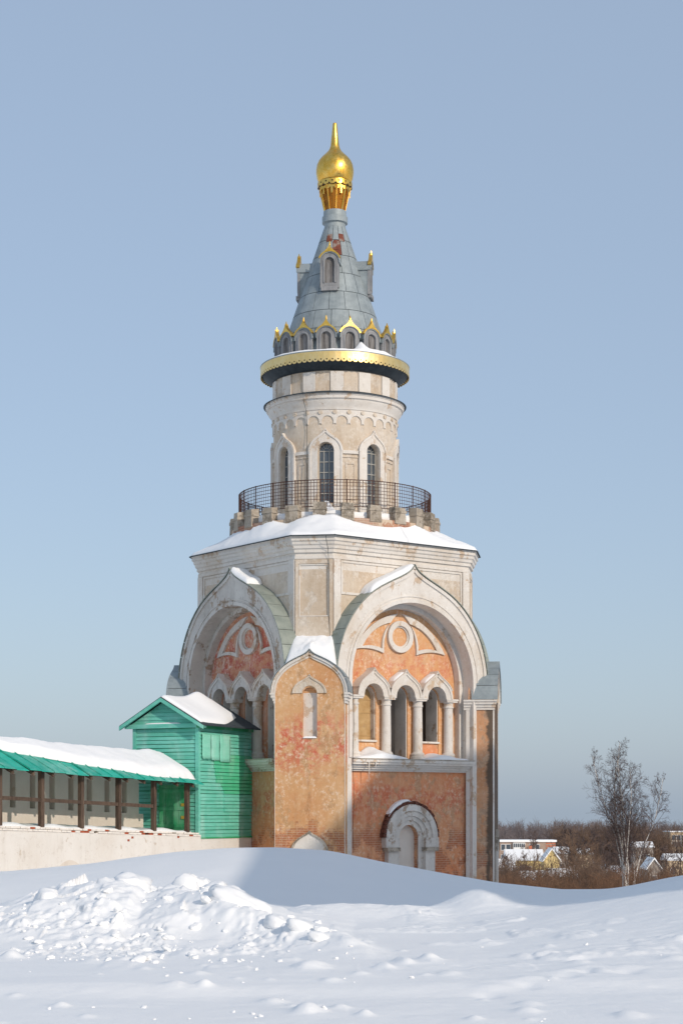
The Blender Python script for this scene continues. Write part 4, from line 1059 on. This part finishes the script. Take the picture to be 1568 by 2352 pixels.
# parapet behind with its arrow slits
sl_w = [(-.40-1.14*i) for i in range(18)]
me_ = plate([(-.25, -.2), (-21.0, -.2), (-21.0, 2.2), (-.25, 2.2)][::-1], [rect(x-.16, x+.16, .72, 1.95) for x in sl_w], 0, .30)
def shear(me_, f):
    for v in me_.vertices: v.co.z += f*v.co.y
shear(me_, SLP)
for v in me_.vertices: v.co.y = -v.co.y
me_.flip_normals()
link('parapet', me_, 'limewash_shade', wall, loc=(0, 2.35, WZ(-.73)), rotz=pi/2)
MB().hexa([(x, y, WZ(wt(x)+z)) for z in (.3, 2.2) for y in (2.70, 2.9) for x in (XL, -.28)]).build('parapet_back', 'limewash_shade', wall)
# sheet metal roof: one object for each sheet
nsh = 31; sw = 0.68; xo = 0.14
for i in range(nsh):
    x1 = xo-sw*i; x0 = x1-sw+.012; de = rr.uniform(-.025, .025); dz = rr.uniform(-.012, .012)
    pts = [(x, y, WZ(SLP*x+z+t+dz)) for t in (0, .022) for (y, z) in ((ey+de, ez-de*.6), (ry, rz_)) for x in (x0, x1)]
    sh_ = MB().hexa(pts)
    sh_.hexa([(x, y, WZ(SLP*x+z+t+dz)) for t in (.022, .062) for (y, z) in ((ey+de, ez-de*.6), (ry, rz_)) for x in (x0, x0+.03)])
    sh_.build('roof_sheet', 'green_roof', gal2)
MB().hexa([(x, y, WZ(SLP*x+z+t)) for t in (0, .04) for (y, z) in ((ry+.002, rz_), (3.3, 1.25)) for x in (XL, .10)]).build('rear_slope', 'green_roof', gal2)

#@@SNOWCAPS
# ------------------------------------------------------------------ snow lying on roofs and ledges
def snow_patch(name, fn, nu, nv, label, parent_m=None, thick=True):
    """fn(u, v) gives (base point, thickness); the thickness falls to nothing at the rim"""
    V, F = [], []
    for side in (1, 0):
        for j in range(nv+1):
            for i in range(nu+1):
                p, t = fn(i/nu, j/nv); V.append((p[0], p[1], p[2]+(t if side else -0.006)))
    N = (nu+1)*(nv+1); idx = lambda i, j, s: s*N+j*(nu+1)+i
    for j in range(nv):
        for i in range(nu):
            F.append((idx(i, j, 0), idx(i+1, j, 0), idx(i+1, j+1, 0), idx(i, j+1, 0)))
            F.append((idx(i, j, 1), idx(i, j+1, 1), idx(i+1, j+1, 1), idx(i+1, j, 1)))
    for i in range(nu):
        F.append((idx(i, 0, 1), idx(i+1, 0, 1), idx(i+1, 0, 0), idx(i, 0, 0))); F.append((idx(i, nv, 0), idx(i+1, nv, 0), idx(i+1, nv, 1), idx(i, nv, 1)))
    for j in range(nv):
        F.append((idx(0, j, 0), idx(0, j+1, 0), idx(0, j+1, 1), idx(0, j, 1))); F.append((idx(nu, j, 1), idx(nu, j+1, 1), idx(nu, j+1, 0), idx(nu, j, 0)))
    me_ = mesh(name, V, F, True)
    o_ = link(name, me_, 'roof_snow')
    if parent_m: o_.location = parent_m[0]; o_.rotation_euler = (0, 0, parent_m[1])
    bm = bmesh.new(); bm.from_mesh(me_); bmesh.ops.recalc_face_normals(bm, faces=bm.faces); bm.to_mesh(me_); bm.free()
    tag(o_, label, 'snow', kind='stuff'); return o_
def nz(x, y, s=1.0, o=4): return float(fbm(np.array([x*s+40]), np.array([y*s+40]), o)[0])
def edge(t, r): return sqrt(max(0.0, 1-(1-min(1, t/r))**2))
TM = ((TX, TY, TB), TR)
# gallery roof
def f_gal(u, v):
    x = XL+.2+(0.0-XL-.2)*u
    e_in = max(0.0, (x+1.0)/1.0)
    low = 0.14+(0.84-0.14)*min(1, max(0, (x+12.0)/9.0))**0.85+0.05*nz(x, 0, .9)+.035*nz(x, 3, 4)+.02*nz(x, 7, 11)
    t = low*(1-v)-0.10*v                                            # 0 at the ridge, 1 at the eave
    if e_in > 0: t = t-(0 if v > .5 else 0)
    y = ry+(ey-ry)*t; z = rz_+.03+(ez-rz_)*t if t > 0 else rz_+.03+t*.6
    th = 0.30*(1+.3*nz(x, t, .7))*edge(v, .22)*edge(1-v, .15)*edge((1-u)*(-XL), .35)
    th += .09*max(0, 1-abs(x+1.2)/1.0)*edge(v, .3)+.05*nz(x, t*2, 2.2)*edge(v, .15)+.025*nz(x, t*3, 6)*edge(v, .1)
    return (x, y, WZ(SLP*x+z)), th
snow_patch('roof_snow', f_gal, 210, 20, 'thick blanket of snow on the green sheet metal gallery roof', ((GXY[0], GXY[1], -3.2), GA))
def f_flr(u, v):
    x = XL+.5+(-.6-XL)*u; y = .14+2.1*v
    th = (.05+.10*(.5+nz(x, y, 1.1))+.05*sin(x*2.75+.6))*edge(v, .12)*edge(1-v, .1)
    return (x, y, WZ(wt(x)-.012)), max(th, .015)
snow_patch('floor_snow', f_flr, 120, 12, 'thin snow blown in along the floor between the wooden gallery posts', ((GXY[0], GXY[1], -3.2), GA))
# hut roof, sunny slope
def f_hut(u, v):
    x = -.36+(3.85+.36)*u; lowt = .93-.35*max(0, (u-.45)/.55)**1.2+.04*nz(x, 1, 1.5)
    t = lowt*(1-v)-.03*v
    y = mid+(-.45-mid+mid-mid)*t if False else mid-(mid+.45)*t; z = rg+.055+(3.50-rg)*t
    th = .12*edge(v, .2)*edge(1-v, .1)*edge(u*4, .25)*edge((1-u)*4, .3)*(1+.5*nz(x, t, 1.2))
    th += .30*math.exp(-((u-.68)/.20)**2)*edge(v, .7)*(v**.6)*edge(1-v, .06)
    return (x, y, HZ(z)), th
snow_patch('hut_snow', f_hut, 40, 20, 'smooth snow lying on the roof of the green hut', ((HX, HY, -3.2), HA))
def f_tie(u, v):
    return (-.15+.14*v, .7+1.7*u, HZ(3.602)), .05*edge(u, .3)*edge(1-u, .3)*edge(v, .2)*edge(1-v, .2)
snow_patch('ledge_snow', f_tie, 16, 6, 'thin strip of snow on the green tie board of the hut gable', ((HX, HY, -3.2), HA))
# the octagon roof
oc_pts = octa(0.38)
def oct_ray(a):
    best = 99
    for rzz, A in [(r, OA+.385) for r in FR]+[(r-pi/4, OC+.385) for r in FR]:
        c = cos(a-rzz)
        if c > 1e-3: best = min(best, A/c)
    return best
def f_oct(u, v):
    a = 2*pi*u; r1 = oct_ray(a); r0 = 4.56; r = r1+(r0-r1)*v
    x, y = r*cos(a), r*sin(a)
    z0 = 11.36+(12.02-11.36)*v
    da = math.degrees((a+pi/4+pi) % (2*pi)-pi)                  # angle from the front corner, plus is to the right
    bare = math.exp(-((da-34)/14)**2)*v
    drift = math.exp(-((da-2)/15)**2)*0.34+math.exp(-((da+26)/12)**2)*.10
    th = (.11+.14*nz(x, y, .9)+.08*nz(x, y, 2.6))*edge(v*(r1-r0), .14)*(1-.9*bare)
    th += v*v*(drift*1.0+.06*(1-bare)+.35*nz(x*1.1, y*1.1, 1.0)*(1-bare))
    return (x, y, Z(z0)), max(th, .01)
snow_patch('octagon_snow', f_oct, 240, 14, 'snow covering the sloping octagonal roof below the battlements', TM)
def f_galf(u, v):
    a = 2*pi*u; r = 2.70+(4.25-2.70)*v; x, y = r*cos(a), r*sin(a)
    da = math.degrees((a+pi/4+pi) % (2*pi)-pi)
    th = .42+.25*nz(x, y, 1.0)+.1*nz(x, y, 3)+.35*math.exp(-((da-2)/7)**2)*(1-v)+.3*math.exp(-((da-44)/6)**2)*(1-v)+.35*math.exp(-(da/8)**2)*math.exp(-((v-.1)/.3)**2)
    return (x, y, Z(12.25)), th
snow_patch('gallery_snow', f_galf, 160, 10, 'snow banked up on the tower gallery inside the iron railing', TM)
# heap on the front corner pier between the two big arches
def f_heap(u, v):
    y = (-1.06+2.12*u); x = 5.95+1.08*v
    roof = None
    for i in range(len(pk_out)-1):
        (y1, z1), (y0, z0) = pk_out[i], pk_out[i+1]
        if min(y0, y1) <= y <= max(y0, y1): roof = z0+(z1-z0)*((y-y0)/(y1-y0) if y1 != y0 else 0)
    roof = (roof or Z(5.5))+.06
    top = Z(7.35)-(v**1.2)*(Z(7.35)-roof-.10)+.16*nz(x, y, 1.6)+.10*nz(x, y, 5)
    th = max(0.02, (top-roof))*edge(u, .16)*edge(1-u, .16)*(1 if v < .9 else max(0, (1-v)/.1)**.5)
    return (x, y, roof-.03), th
o_ = snow_patch('corner_snow', f_heap, 36, 20, 'heap of snow lodged between the two big arches above the front pier', ((TX, TY, TB), TR-pi/4))
def f_heap2(u, v):
    y = (-.75+1.0*u); x = 5.95+.75*v; 
    roof = Z(6.2)-.5*abs(y)+.06
    th = .5*edge(u, .4)*edge(1-u, .4)*edge(v, .2)*edge(1-v, .5)*(1+.6*nz(x, y, 2))
    return (x, y, roof-.1), th
snow_patch('corner_snow', f_heap2, 20, 14, 'small lump of snow on the metal roof of the far right pier', ((TX, TY, TB), TR+pi/4))
# on the tops of the two big arches
def f_arch(side, t0, t1, T, lab, rz):
    c = offset_curve(out_top, .055); L = [0]
    for i in range(1, len(c)): L.append(L[-1]+sqrt((c[i][0]-c[i-1][0])**2+(c[i][1]-c[i-1][1])**2))
    def at(t):
        t *= L[-1]
        for i in range(1, len(L)):
            if t <= L[i]+1e-9:
                q_ = (t-L[i-1])/(L[i]-L[i-1]); return (c[i-1][0]+(c[i][0]-c[i-1][0])*q_, c[i-1][1]+(c[i][1]-c[i-1][1])*q_)
        return c[-1]
    def f(u, v):
        y, z = at(t0+(t1-t0)*u+.012*nz(v*2, u, 2)); x = 4.76+(AP+.08-4.76)*v
        return (x, y, z), T*edge(u, .15)*edge(1-u, .2)*edge(1-v, .2)*(1+.3*nz(x, y, 2))
    snow_patch('arch_snow', f, 24, 10, lab, ((TX, TY, TB), TR+rz))
f_arch(1, .385, .492, .20, 'snow on the crown of the big arch above the hut', FR[3])
f_arch(1, .508, .70, .22, 'snow on the left slope of the big sunlit arch', FR[0])
# ledge below the arcade
def f_led(y0, y1, pk, ph_, lab, T=.10, rz=0.0):
    def f(u, v):
        y = y0+(y1-y0)*u; x = 4.45+1.15*v
        h_ = T+ph_*math.exp(-((u-pk)/.22)**2)*(1-v*.75)
        return (x, y, Z(2.27)), h_*edge(u, .2)*edge(1-u, .12)*edge(1-v, .12)*(1+.4*nz(x, y, 2))
    snow_patch('ledge_snow', f, 30, 10, lab, ((TX, TY, TB), TR+rz))
f_led(-3.0, -0.35, .55, .40, 'snow drift on the stone ledge below the boarded arcade opening')
f_led(.75, 3.0, .45, .26, 'snow drift on the right end of the stone ledge', .09)
# little caps: portal, niche sill, hoods, eave
def f_por(u, v):
    t = pi*(.50+.30*u); r = 1.52; return (5.02+.28*v, por_c+r*cos(t), Z(-.98)+r*sin(t)-.02), .13*edge(u, .4)*edge(1-u, .5)*edge(1-v, .25)
snow_patch('portal_snow', f_por, 16, 6, 'snow on the left shoulder of the bricked up doorway arch', TM)
def f_nic(u, v): return (PA-ND+.26*v, -.29+.58*u, Z(3.052)), .07*edge(u, .2)*edge(1-u, .2)*edge(1-v, .3)
snow_patch('sill_snow', f_nic, 12, 6, 'snow on the sill of the white niche in the front pier', ((TX, TY, TB), TR-pi/4))
for c, lab in ((MID[1], 'snow beside the peak of the middle arcade arch'), (MID[2], 'snow beside the peak of the arcade arch over the dark right opening')):
    def f_h(u, v, c=c):
        i = int(u*6.999)+20; cc = offset_curve(koko_out, .036); i = len(cc)-9-int((1-u)*8); y, z = cc[max(0, min(len(cc)-1, i))]
        return (4.5+.45*v, c+y, z), .07*edge(u, .3)*edge(1-u, .3)*edge(1-v, .3)
    snow_patch('hood_snow', f_h, 8, 5, lab, TM)
def f_eave(u, v):
    a = -pi/4+radians(-75+150*u); da = -75+150*u; r = 2.64+(EV-.05-2.64)*v
    th = (.03+.07*max(0, .5+nz(u*20, v, 1.0))+.34*math.exp(-((da-33)/5)**2)*(1-v)+.10*math.exp(-((da-45)/12)**2))*edge(1-v, .2)*edge(u, .1)*edge(1-u, .1)
    return (r*cos(a), r*sin(a), Z(19.76)-.11*v), th
snow_patch('eave_snow', f_eave, 120, 8, 'snow at the foot of the little kokoshniks above the gilt band', TM)

#@@TOWN
# ------------------------------------------------------------------ birch, bare trees, brush
k = NB('birch_bark'); zc = k.scaled((1, 1, 5)); n = k.noise(6, 6, 0.7, zc)
M['birch_bark'] = k.done(k.mix(k.step(n, .50, .58), srgb(214, 207, 198), srgb(66, 58, 54)), .8)
simple('twig_dark', srgb(74, 62, 60), srgb(100, 84, 78), 3, .9)
simple('twig_brown', srgb(96, 78, 66), srgb(130, 104, 84), .6, .9)
simple('twig_red', srgb(112, 82, 62), srgb(136, 102, 76), .5, .9)
simple('bark_grey', srgb(70, 60, 54), srgb(104, 92, 82), 3, .9)
def grow(rng, base, d, length, rad, depth, maxd, out, droop=0.0, spread=0.5, segs=4, kids=(3, 5), shrink=.62, up=.10):
    pts = [base]; p = base.copy(); dd = d.normalized(); rads = [rad]
    for i in range(segs):
        dd = (dd+Vector((rng.gauss(0, .10), rng.gauss(0, .10), rng.gauss(0, .06)+up-droop*(depth >= maxd-1)))).normalized()
        p = p+dd*(length/segs); pts.append(p.copy()); rads.append(rad*(1-.80*(i+1)/segs)+.002)
    out.append((pts, rads, depth))
    if depth >= maxd: return
    for c in range(rng.randint(*kids)):
        t = .25+.75*rng.random(); i = min(int(t*segs), segs-1); q_ = pts[i].lerp(pts[i+1], t*segs-i)
        a = rng.random()*2*pi; o = dd.orthogonal().normalized(); o.rotate(Matrix.Rotation(a, 3, dd))
        nd = (dd*(1-spread*.5)+o*spread*(.6+.6*rng.random())).normalized()
        grow(rng, q_, nd, length*shrink*(1.15-.5*t)*(.8+.4*rng.random()), max(rad*.5*(1-.5*t), .006), depth+1, maxd, out, droop, spread, max(2, segs-1), kids, shrink, up)
def tubes(branches, sides, minr=.0):
    b = MB()
    for pts, rads, dep in branches: b.tube(pts, [max(r, minr) for r in rads], sides(dep) if callable(sides) else sides, False)
    return b
# the birch beyond the bank
rng = random.Random(21); BD = 140.0
bx = (1434-784)*BD/4170; bz = EYE-178*BD/4170
br = []
for (lean, ln, ly, rad) in ((-.07, 11.0, .02, .085), (-.01, 12.3, .05, .10), (.075, 11.2, .0, .08), (.14, 9.8, -.05, .07), (-.04, 10.2, -.1, .06), (.17, 7.8, .10, .05), (.04, 11.6, .12, .07), (-.10, 8.0, .06, .04)):
    base_ = Vector((lean*2.6, ly*3, 0)); out = []
    grow(rng, base_, Vector((lean, ly, 1)), ln, rad, 0, 0, out, segs=10, up=.10)
    pts, rads, _ = out[0]; br += out
    for c in range(24):
        t = .26+.72*(c+rng.random())/24; i = min(int(t*10), 9); q_ = pts[i].lerp(pts[i+1], t*10-i)
        a = rng.random()*2*pi; nd = Vector((cos(a), sin(a), .95+.5*rng.random()))
        L_ = (2.7*(1-t)**.6*min(1, (t-.1)*3.2)+.6)*(.65+.5*rng.random())
        grow(rng, q_, nd, L_, .030*(1.2-t)+.012, 1, 3, br, droop=.09, spread=.70, segs=4, kids=(5, 7), shrink=.54, up=.07)
birch = empty('birch_tree', (bx+.15, BD, bz-.6)); birch.scale = (.86, .86, 1.0); tag(birch, 'bare white barked birch with several slender stems beyond the snow bank', 'tree')
tubes([x for x in br if x[2] == 0], 8).build('trunk', 'birch_bark', birch, True)
tubes([x for x in br if x[2] > 0], lambda d: 4 if d == 1 else 3, .0068).build('crown', 'twig_dark', birch)
# a few variants of bare trees and brush
def tree_mesh(seed, h, wide, maxd=3, kids=(5, 7), minr=.02, nst=1):
    rng = random.Random(seed); br = []
    for s_ in range(nst):
        out = []
        grow(rng, Vector((rng.gauss(0, .1), rng.gauss(0, .1), 0)), Vector((rng.gauss(0, .12*nst), rng.gauss(0, .12*nst), 1)), h*.92, h*.017, 0, 0, out, segs=8)
        pts, rads, _ = out[0]; br += out
        for c in range(int(13/nst**.5)):
            t = .16+.8*(c+rng.random())/13*nst**.5; t = min(t, .97); i = min(int(t*8), 7); q_ = pts[i].lerp(pts[i+1], t*8-i)
            a = rng.random()*2*pi; nd = Vector((cos(a)*wide, sin(a)*wide, .8))
            grow(rng, q_, nd, h*.40*(1.1-t*.72)*(.8+.4*rng.random()), h*.006, 1, maxd, br, spread=.7, segs=3, kids=kids, shrink=.6, up=.12)
    tr = tubes([x for x in br if x[2] == 0], 5); cr = tubes([x for x in br if x[2] > 0], 3, minr)
    return mesh('trunk', tr.V, tr.F), mesh('crown', cr.V, cr.F)
VAR = [tree_mesh(s_, 8.0, w_, 3, (5, 6), .022, n_) for s_, w_, n_ in ((1, .9, 1), (2, 1.2, 2), (3, 1.0, 3), (4, .7, 1))]
PX = lambda px, D: (px-784)*D/4170
tl = [  # px, D, height, variant, label
    (1218, 420, 9.5, 0, 'dark bare tree rising behind the flat roofed brick block'), (1300, 330, 11.5, 1, 'broad bare tree with a rounded crown right of the yellow house'),
    (1345, 300, 10.5, 2, 'dense bare tree between the yellow house and the birch'), (1380, 340, 11.0, 1, 'bare tree with a wide crown just behind the birch'),
    (1205, 235, 6.2, 2, 'thin bare sapling clump in front of the yellow house'), (1158, 190, 4.6, 3, 'leaning bare sapling beside the corner of the tower'),
    (1480, 330, 9.0, 2, 'bare tree right of the birch below the snowy roofs'), (1520, 300, 8.0, 0, 'slim bare tree near the beige block'),
    (1556, 260, 7.5, 1, 'bare tree in front of the beige block'), (1265, 450, 8.5, 3, 'thin bare tree behind the end of the brick block'), (1425, 380, 10.0, 0, 'bare tree showing through the stems of the birch'),
    (1170, 215, 5.0, 0, 'small bare tree before the white roofed shed by the tower'), (1320, 205, 6.0, 2, 'bushy bare tree by the snow covered sheds'), (1400, 190, 5.5, 1, 'low bare tree left of the birch foot')]
for (px, D, h, v_, lab) in tl:
    x = PX(px, D); e_ = empty('bare_tree', (x, D, gz(x, D)-.2), random.Random(px).random()*6); e_.scale = (h/8,)*3
    tag(e_, lab, 'tree', 'bare trees of the town below the bank')
    link('trunk', VAR[v_][0], 'bark_grey', e_); link('crown', VAR[v_][1], 'twig_brown' if px % 2 else 'twig_dark', e_)
# brush: twiggy thicket along the foot of the bank, read as one mass
def brush(name, n, dlo, dhi, pxlo, pxhi, hlo, hhi, mat, seed, stems, thick, label, spread=.5):
    rng = random.Random(seed); b = MB()
    for i in range(n):
        D = dlo+(dhi-dlo)*rng.random(); px = pxlo+(pxhi-pxlo)*rng.random(); x = PX(px, D); z = gz(x, D)-.1; h = hlo+(hhi-hlo)*rng.random()**1.5
        for s_ in range(stems):
            a = rng.random()*2*pi; s2 = spread*rng.random()**.7; hh = h*(.6+.45*rng.random())
            p0 = Vector((x+rng.gauss(0, .25), D+rng.gauss(0, .25), z)); p2 = p0+Vector((cos(a)*s2*h, sin(a)*s2*h, hh)); p1 = p0.lerp(p2, .5)+Vector((0, 0, hh*.08))
            t_ = thick*(.6+.8*rng.random()); b.tube([p0, p1, p2], [t_, t_*.7, t_*.3], 3, False)
            for w_ in range(4):
                q_ = p0.lerp(p2, .35+.6*rng.random()); e_ = q_+Vector((rng.gauss(0, .13)*h, rng.gauss(0, .13)*h, h*(.10+.16*rng.random())))
                b.tube([q_, e_], [t_*.55, t_*.25], 3, False)
    o_ = b.build(name, mat); tag(o_, label, 'brush', kind='stuff'); return o_
brush('brush', 150, 135, 200, 1135, 1600, 1.0, 3.2, 'twig_red', 3, 16, .022, 'reddish brown thicket of bare brush at the foot of the bank')
brush('brush', 170, 215, 340, 1135, 1600, 2.0, 5.0, 'twig_brown', 4, 16, .034, 'brown mass of bare bushes between the town houses')
brush('brush', 95, 165, 222, 1140, 1400, 1.6, 4.6, 'twig_brown', 13, 16, .030, 'tall thin leafless stems growing in front of the yellow houses', .30)
simple('twig_far', srgb(112, 100, 98), srgb(130, 118, 114), .05, .9)
brush('far_forest', 330, 620, 900, 1100, 1640, 6.0, 10.5, 'twig_far', 6, 16, .11, 'distant leafless forest along the horizon', .22)
brush('far_forest', 160, 460, 560, 1270, 1640, 6.0, 11.0, 'twig_brown', 8, 18, .075, 'belt of taller leafless trees behind the town roofs', .30)

# ------------------------------------------------------------------ the town houses below the bank
simple('block_wall', srgb(150, 128, 114), srgb(168, 146, 130), 1.5, .9)
simple('yellow_wall', srgb(212, 186, 124), srgb(222, 198, 142), 1.0, .85)
simple('beige_wall', srgb(196, 172, 140), srgb(208, 186, 156), 1.0, .9)
simple('grey_wall', srgb(132, 122, 114), srgb(156, 146, 136), 1.0, .9)
simple('dark_roof', srgb(78, 72, 72), srgb(96, 90, 90), 1.0, .8)
simple('white_trim', srgb(220, 218, 214), srgb(232, 230, 226), 1.0, .7)
simple('pink_brick', srgb(178, 104, 78), srgb(190, 118, 90), 2.0, .9)
def house(name, px0, px1, D, top, eave, depth, wall_m, label, cat, ridge='x', roofm='roof_snow', wins=(), bottom=None, over=.3, rz=0.0, chimney=None):
    """gable house; top and eave are picture rows turned into heights at its distance"""
    x0, x1 = PX(px0, D), PX(px1, D); zt = EYE-(top-1870)*D/4170; ze = EYE-(eave-1870)*D/4170; cx = (x0+x1)/2; W = (x1-x0)/2
    zg = gz(cx, D)-.3
    e_ = empty(name, (cx, D, zg), rz); tag(e_, label, cat)
    ze -= zg; zt -= zg
    MB().box(-W, W, 0, depth, 0, ze).build('wall', wall_m, e_)
    if ridge == 'flat':
        MB().box(-W-over, W+over, -over, depth+over, ze, zt).build('roof', roofm, e_)
    elif ridge == 'x':
        MB().hexa([(-W-over, -over, ze-.1), (W+over, -over, ze-.1), (-W-over, depth+over, ze-.1), (W+over, depth+over, ze-.1), (-W-over, depth/2-.1, zt), (W+over, depth/2-.1, zt), (-W-over, depth/2+.1, zt), (W+over, depth/2+.1, zt)]).build('roof', roofm, e_)
    else:
        MB().hexa([(-W, 0.0, ze), (W, 0.0, ze), (-W, depth, ze), (W, depth, ze), (-.05, 0, zt-.12), (.05, 0, zt-.12), (-.05, depth, zt-.12), (.05, depth, zt-.12)]).build('gable', wall_m, e_)
        for s_ in (-1, 1):
            pts = [(x, y, z+t) for t in (-.05, .22) for y in (-over, depth+over) for (x, z) in ((s_*(W+over), ze-over*(zt-ze)/W), (0, zt-.1))]
            MB().hexa(pts).build('roof', roofm, e_)
    for (a, b_, w_, h_) in wins:      # a, b in 0..1 across and up the wall
        xx = -W+2*W*a; zz = b_*ze
        f_ = MB().box(xx-w_/2-.1, xx+w_/2+.1, -.06, .0, zz-.1, zz+h_+.1).build('window', 'white_trim', e_)
        MB().box(xx-w_/2, xx+w_/2, -.09, -.061, zz, zz+h_).build('pane', 'glass_dark', f_)
    if chimney: MB().box(chimney[0], chimney[0]+.5, depth/2, depth/2+.5, ze, zt+.6).build('chimney', 'pink_brick', e_)
    return e_
bl = house('apartment_block', 1146, 1275, 430, 1930, 1934.5, 9, 'block_wall', 'flat roofed brick apartment block with white balcony glazing and snow on top', 'building', 'flat',
      wins=[(.07, .72, .9, 1.3), (.16, .72, .9, 1.3), (.57, .72, .9, 1.3), (.68, .72, .9, 1.3), (.07, .36, .9, 1.3), (.16, .36, .9, 1.3), (.40, .36, .9, 1.3), (.57, .36, .9, 1.3), (.68, .36, .9, 1.3)])
ze_ = (EYE-(1934.5-1870)*430/4170)-bl.location.z
b = MB().box(-3.4, -.6, -1.0, -.01, ze_-2.0, ze_-.15); o_ = b.build('balcony', 'white_trim', bl)
for i in range(6): MB().box(-3.3+i*.45, -3.3+i*.45+.33, -1.03, -1.01, ze_-1.25, ze_-.35).build('pane', 'glass_dark', o_)
for i in range(4): MB().box(4.4, 6.68, -.05, -.005, ze_-.5-i*.6, ze_-.2-i*.6).build('brick_stripe', 'pink_brick', bl)
house('yellow_house', 1250, 1284, 300, 1950, 1974, 5, 'yellow_wall', 'yellow house whose gable faces us under a steep snowy roof', 'house', 'y', wins=[(.3, .55, .7, 1.1), (.68, .55, .7, 1.1)])
house('yellow_house', 1165, 1246, 310, 1952, 1976, 6, 'yellow_wall', 'long yellow house with a wide snow covered roof beside the tower', 'house', 'x', wins=[(.2, .6, .8, 1.1), (.4, .6, .8, 1.1), (.6, .6, .8, 1.1)], chimney=(1.0,))
house('shed', 1140, 1182, 250, 1974, 1999, 5, 'grey_wall', 'shed with a white snow roof right against the tower edge', 'shed', 'x')
house('shed', 1198, 1240, 225, 2002, 2023, 4, 'grey_wall', 'low shed with a snow roof below the long yellow house', 'shed', 'x')
house('shed', 1241, 1280, 228, 2001, 2020, 4, 'grey_wall', 'low shed with a snow roof below the steep yellow gable', 'shed', 'x')
house('shed', 1283, 1324, 232, 1996, 2018, 4, 'grey_wall', 'grey shed with a patchy snow roof right of the yellow houses', 'shed', 'x')
house('cottage', 1276, 1306, 340, 1946, 1960, 6, 'grey_wall', 'small grey cottage with a snowy roof behind the yellow gable', 'house', 'x', wins=[(.5, .5, .8, 1.0)])
house('cottage', 1459, 1500, 420, 1934, 1946, 7, 'grey_wall', 'grey house with a broad snow roof right of the birch', 'house', 'x', wins=[(.3, .5, .9, 1.1), (.7, .5, .9, 1.1)])
house('cottage', 1488, 1516, 290, 1972, 1992, 6, 'grey_wall', 'dark cottage with a snowy slanting roof among the bushes right of the birch', 'house', 'y', wins=[(.5, .5, .8, 1.0)])
house('cottage', 1532, 1575, 330, 1962, 1976, 6, 'beige_wall', 'pale cottage below the beige block', 'house', 'x', wins=[(.3, .5, .8, 1.0)])
house('cottage', 1330, 1360, 380, 1950, 1962, 6, 'beige_wall', 'cottage with a snow roof hidden among the bare trees', 'house', 'x')
house('apartment_block', 1540, 1612, 520, 1910, 1912, 12, 'beige_wall', 'tall beige apartment block at the edge of the town', 'building', 'flat', wins=[(a, b_, 1.1, 1.4) for a in (.1, .25, .4) for b_ in (.5, .72)])
pole = MB().tube([(PX(1202, 480), 480, gz(PX(1202, 480), 480)), (PX(1202, 480), 480, EYE-27*480/4170)], [.12, .07], 5).build('pole', 'twig_dark'); tag(pole, 'thin dark pole rising above the brick apartment block', 'pole')

#@@CHURCH
# ------------------------------------------------------------------ the cathedral beside the field, outside the picture; its shadow falls over the drift and the foot of the tower
E1 = Vector((cos(SUN_AZ), sin(SUN_AZ), 0)); AV = Vector((-sin(SUN_AZ), cos(SUN_AZ), 0))
ch = empty('cathedral', (0, 0, -0.5), SUN_AZ)          # local x runs along the shadow's width, local y along the light
tag(ch, 'white cathedral with hipped roofs and a dome beside the snow field', 'church')
def hip(name, x0, x1, y0, y1, ze, xa, xb, zt, m='dark_roof'):
    ym = (y0+y1)/2
    MB().hexa([(x0-.4, y0-.4, ze), (x1+.4, y0-.4, ze), (x0-.4, y1+.4, ze), (x1+.4, y1+.4, ze), (xa, ym-.05, zt), (xb, ym-.05, zt), (xa, ym+.05, zt), (xb, ym+.05, zt)]).build(name, m, ch)
CH = dict(wing=(21.0, 42, -11, 0, 15.0), main=(42, 66, -13, 3, 25.5))
x0, x1, y0, y1, ze = CH['wing']
MB().box(x0, x1, y0, y1, 0, ze).build('wall', 'limewash', ch); hip('roof', x0, x1, y0, y1, ze, x0+10.5, x1, ze+10.8)
x0, x1, y0, y1, ze = CH['main']
MB().box(x0, x1, y0, y1, 0, ze).build('wall', 'limewash', ch); hip('roof', x0, x1, y0, y1, ze, x0+6, x1-6, ze+10)
for i in range(5):
    f_ = MB().box(23.5+i*3.5, 25+i*3.5, 0.002, .10, 3, 7).build('window', 'white_trim', ch); MB().box(23.65+i*3.5, 24.85+i*3.5, .101, .12, 3.15, 6.85).build('pane', 'glass_dark', f_)
link('drum', lathe([(3.0, 31), (3.0, 38.5), (3.4, 39)], 24), 'limewash', ch, loc=(62, -5, 0))
link('dome', lathe([(3.4, 38.5), (3.3, 40), (2.4, 42), (1.0, 43.4), (.3, 44.5), (.02, 46)], 24), 'roof_metal', ch, loc=(62, -5, 0))
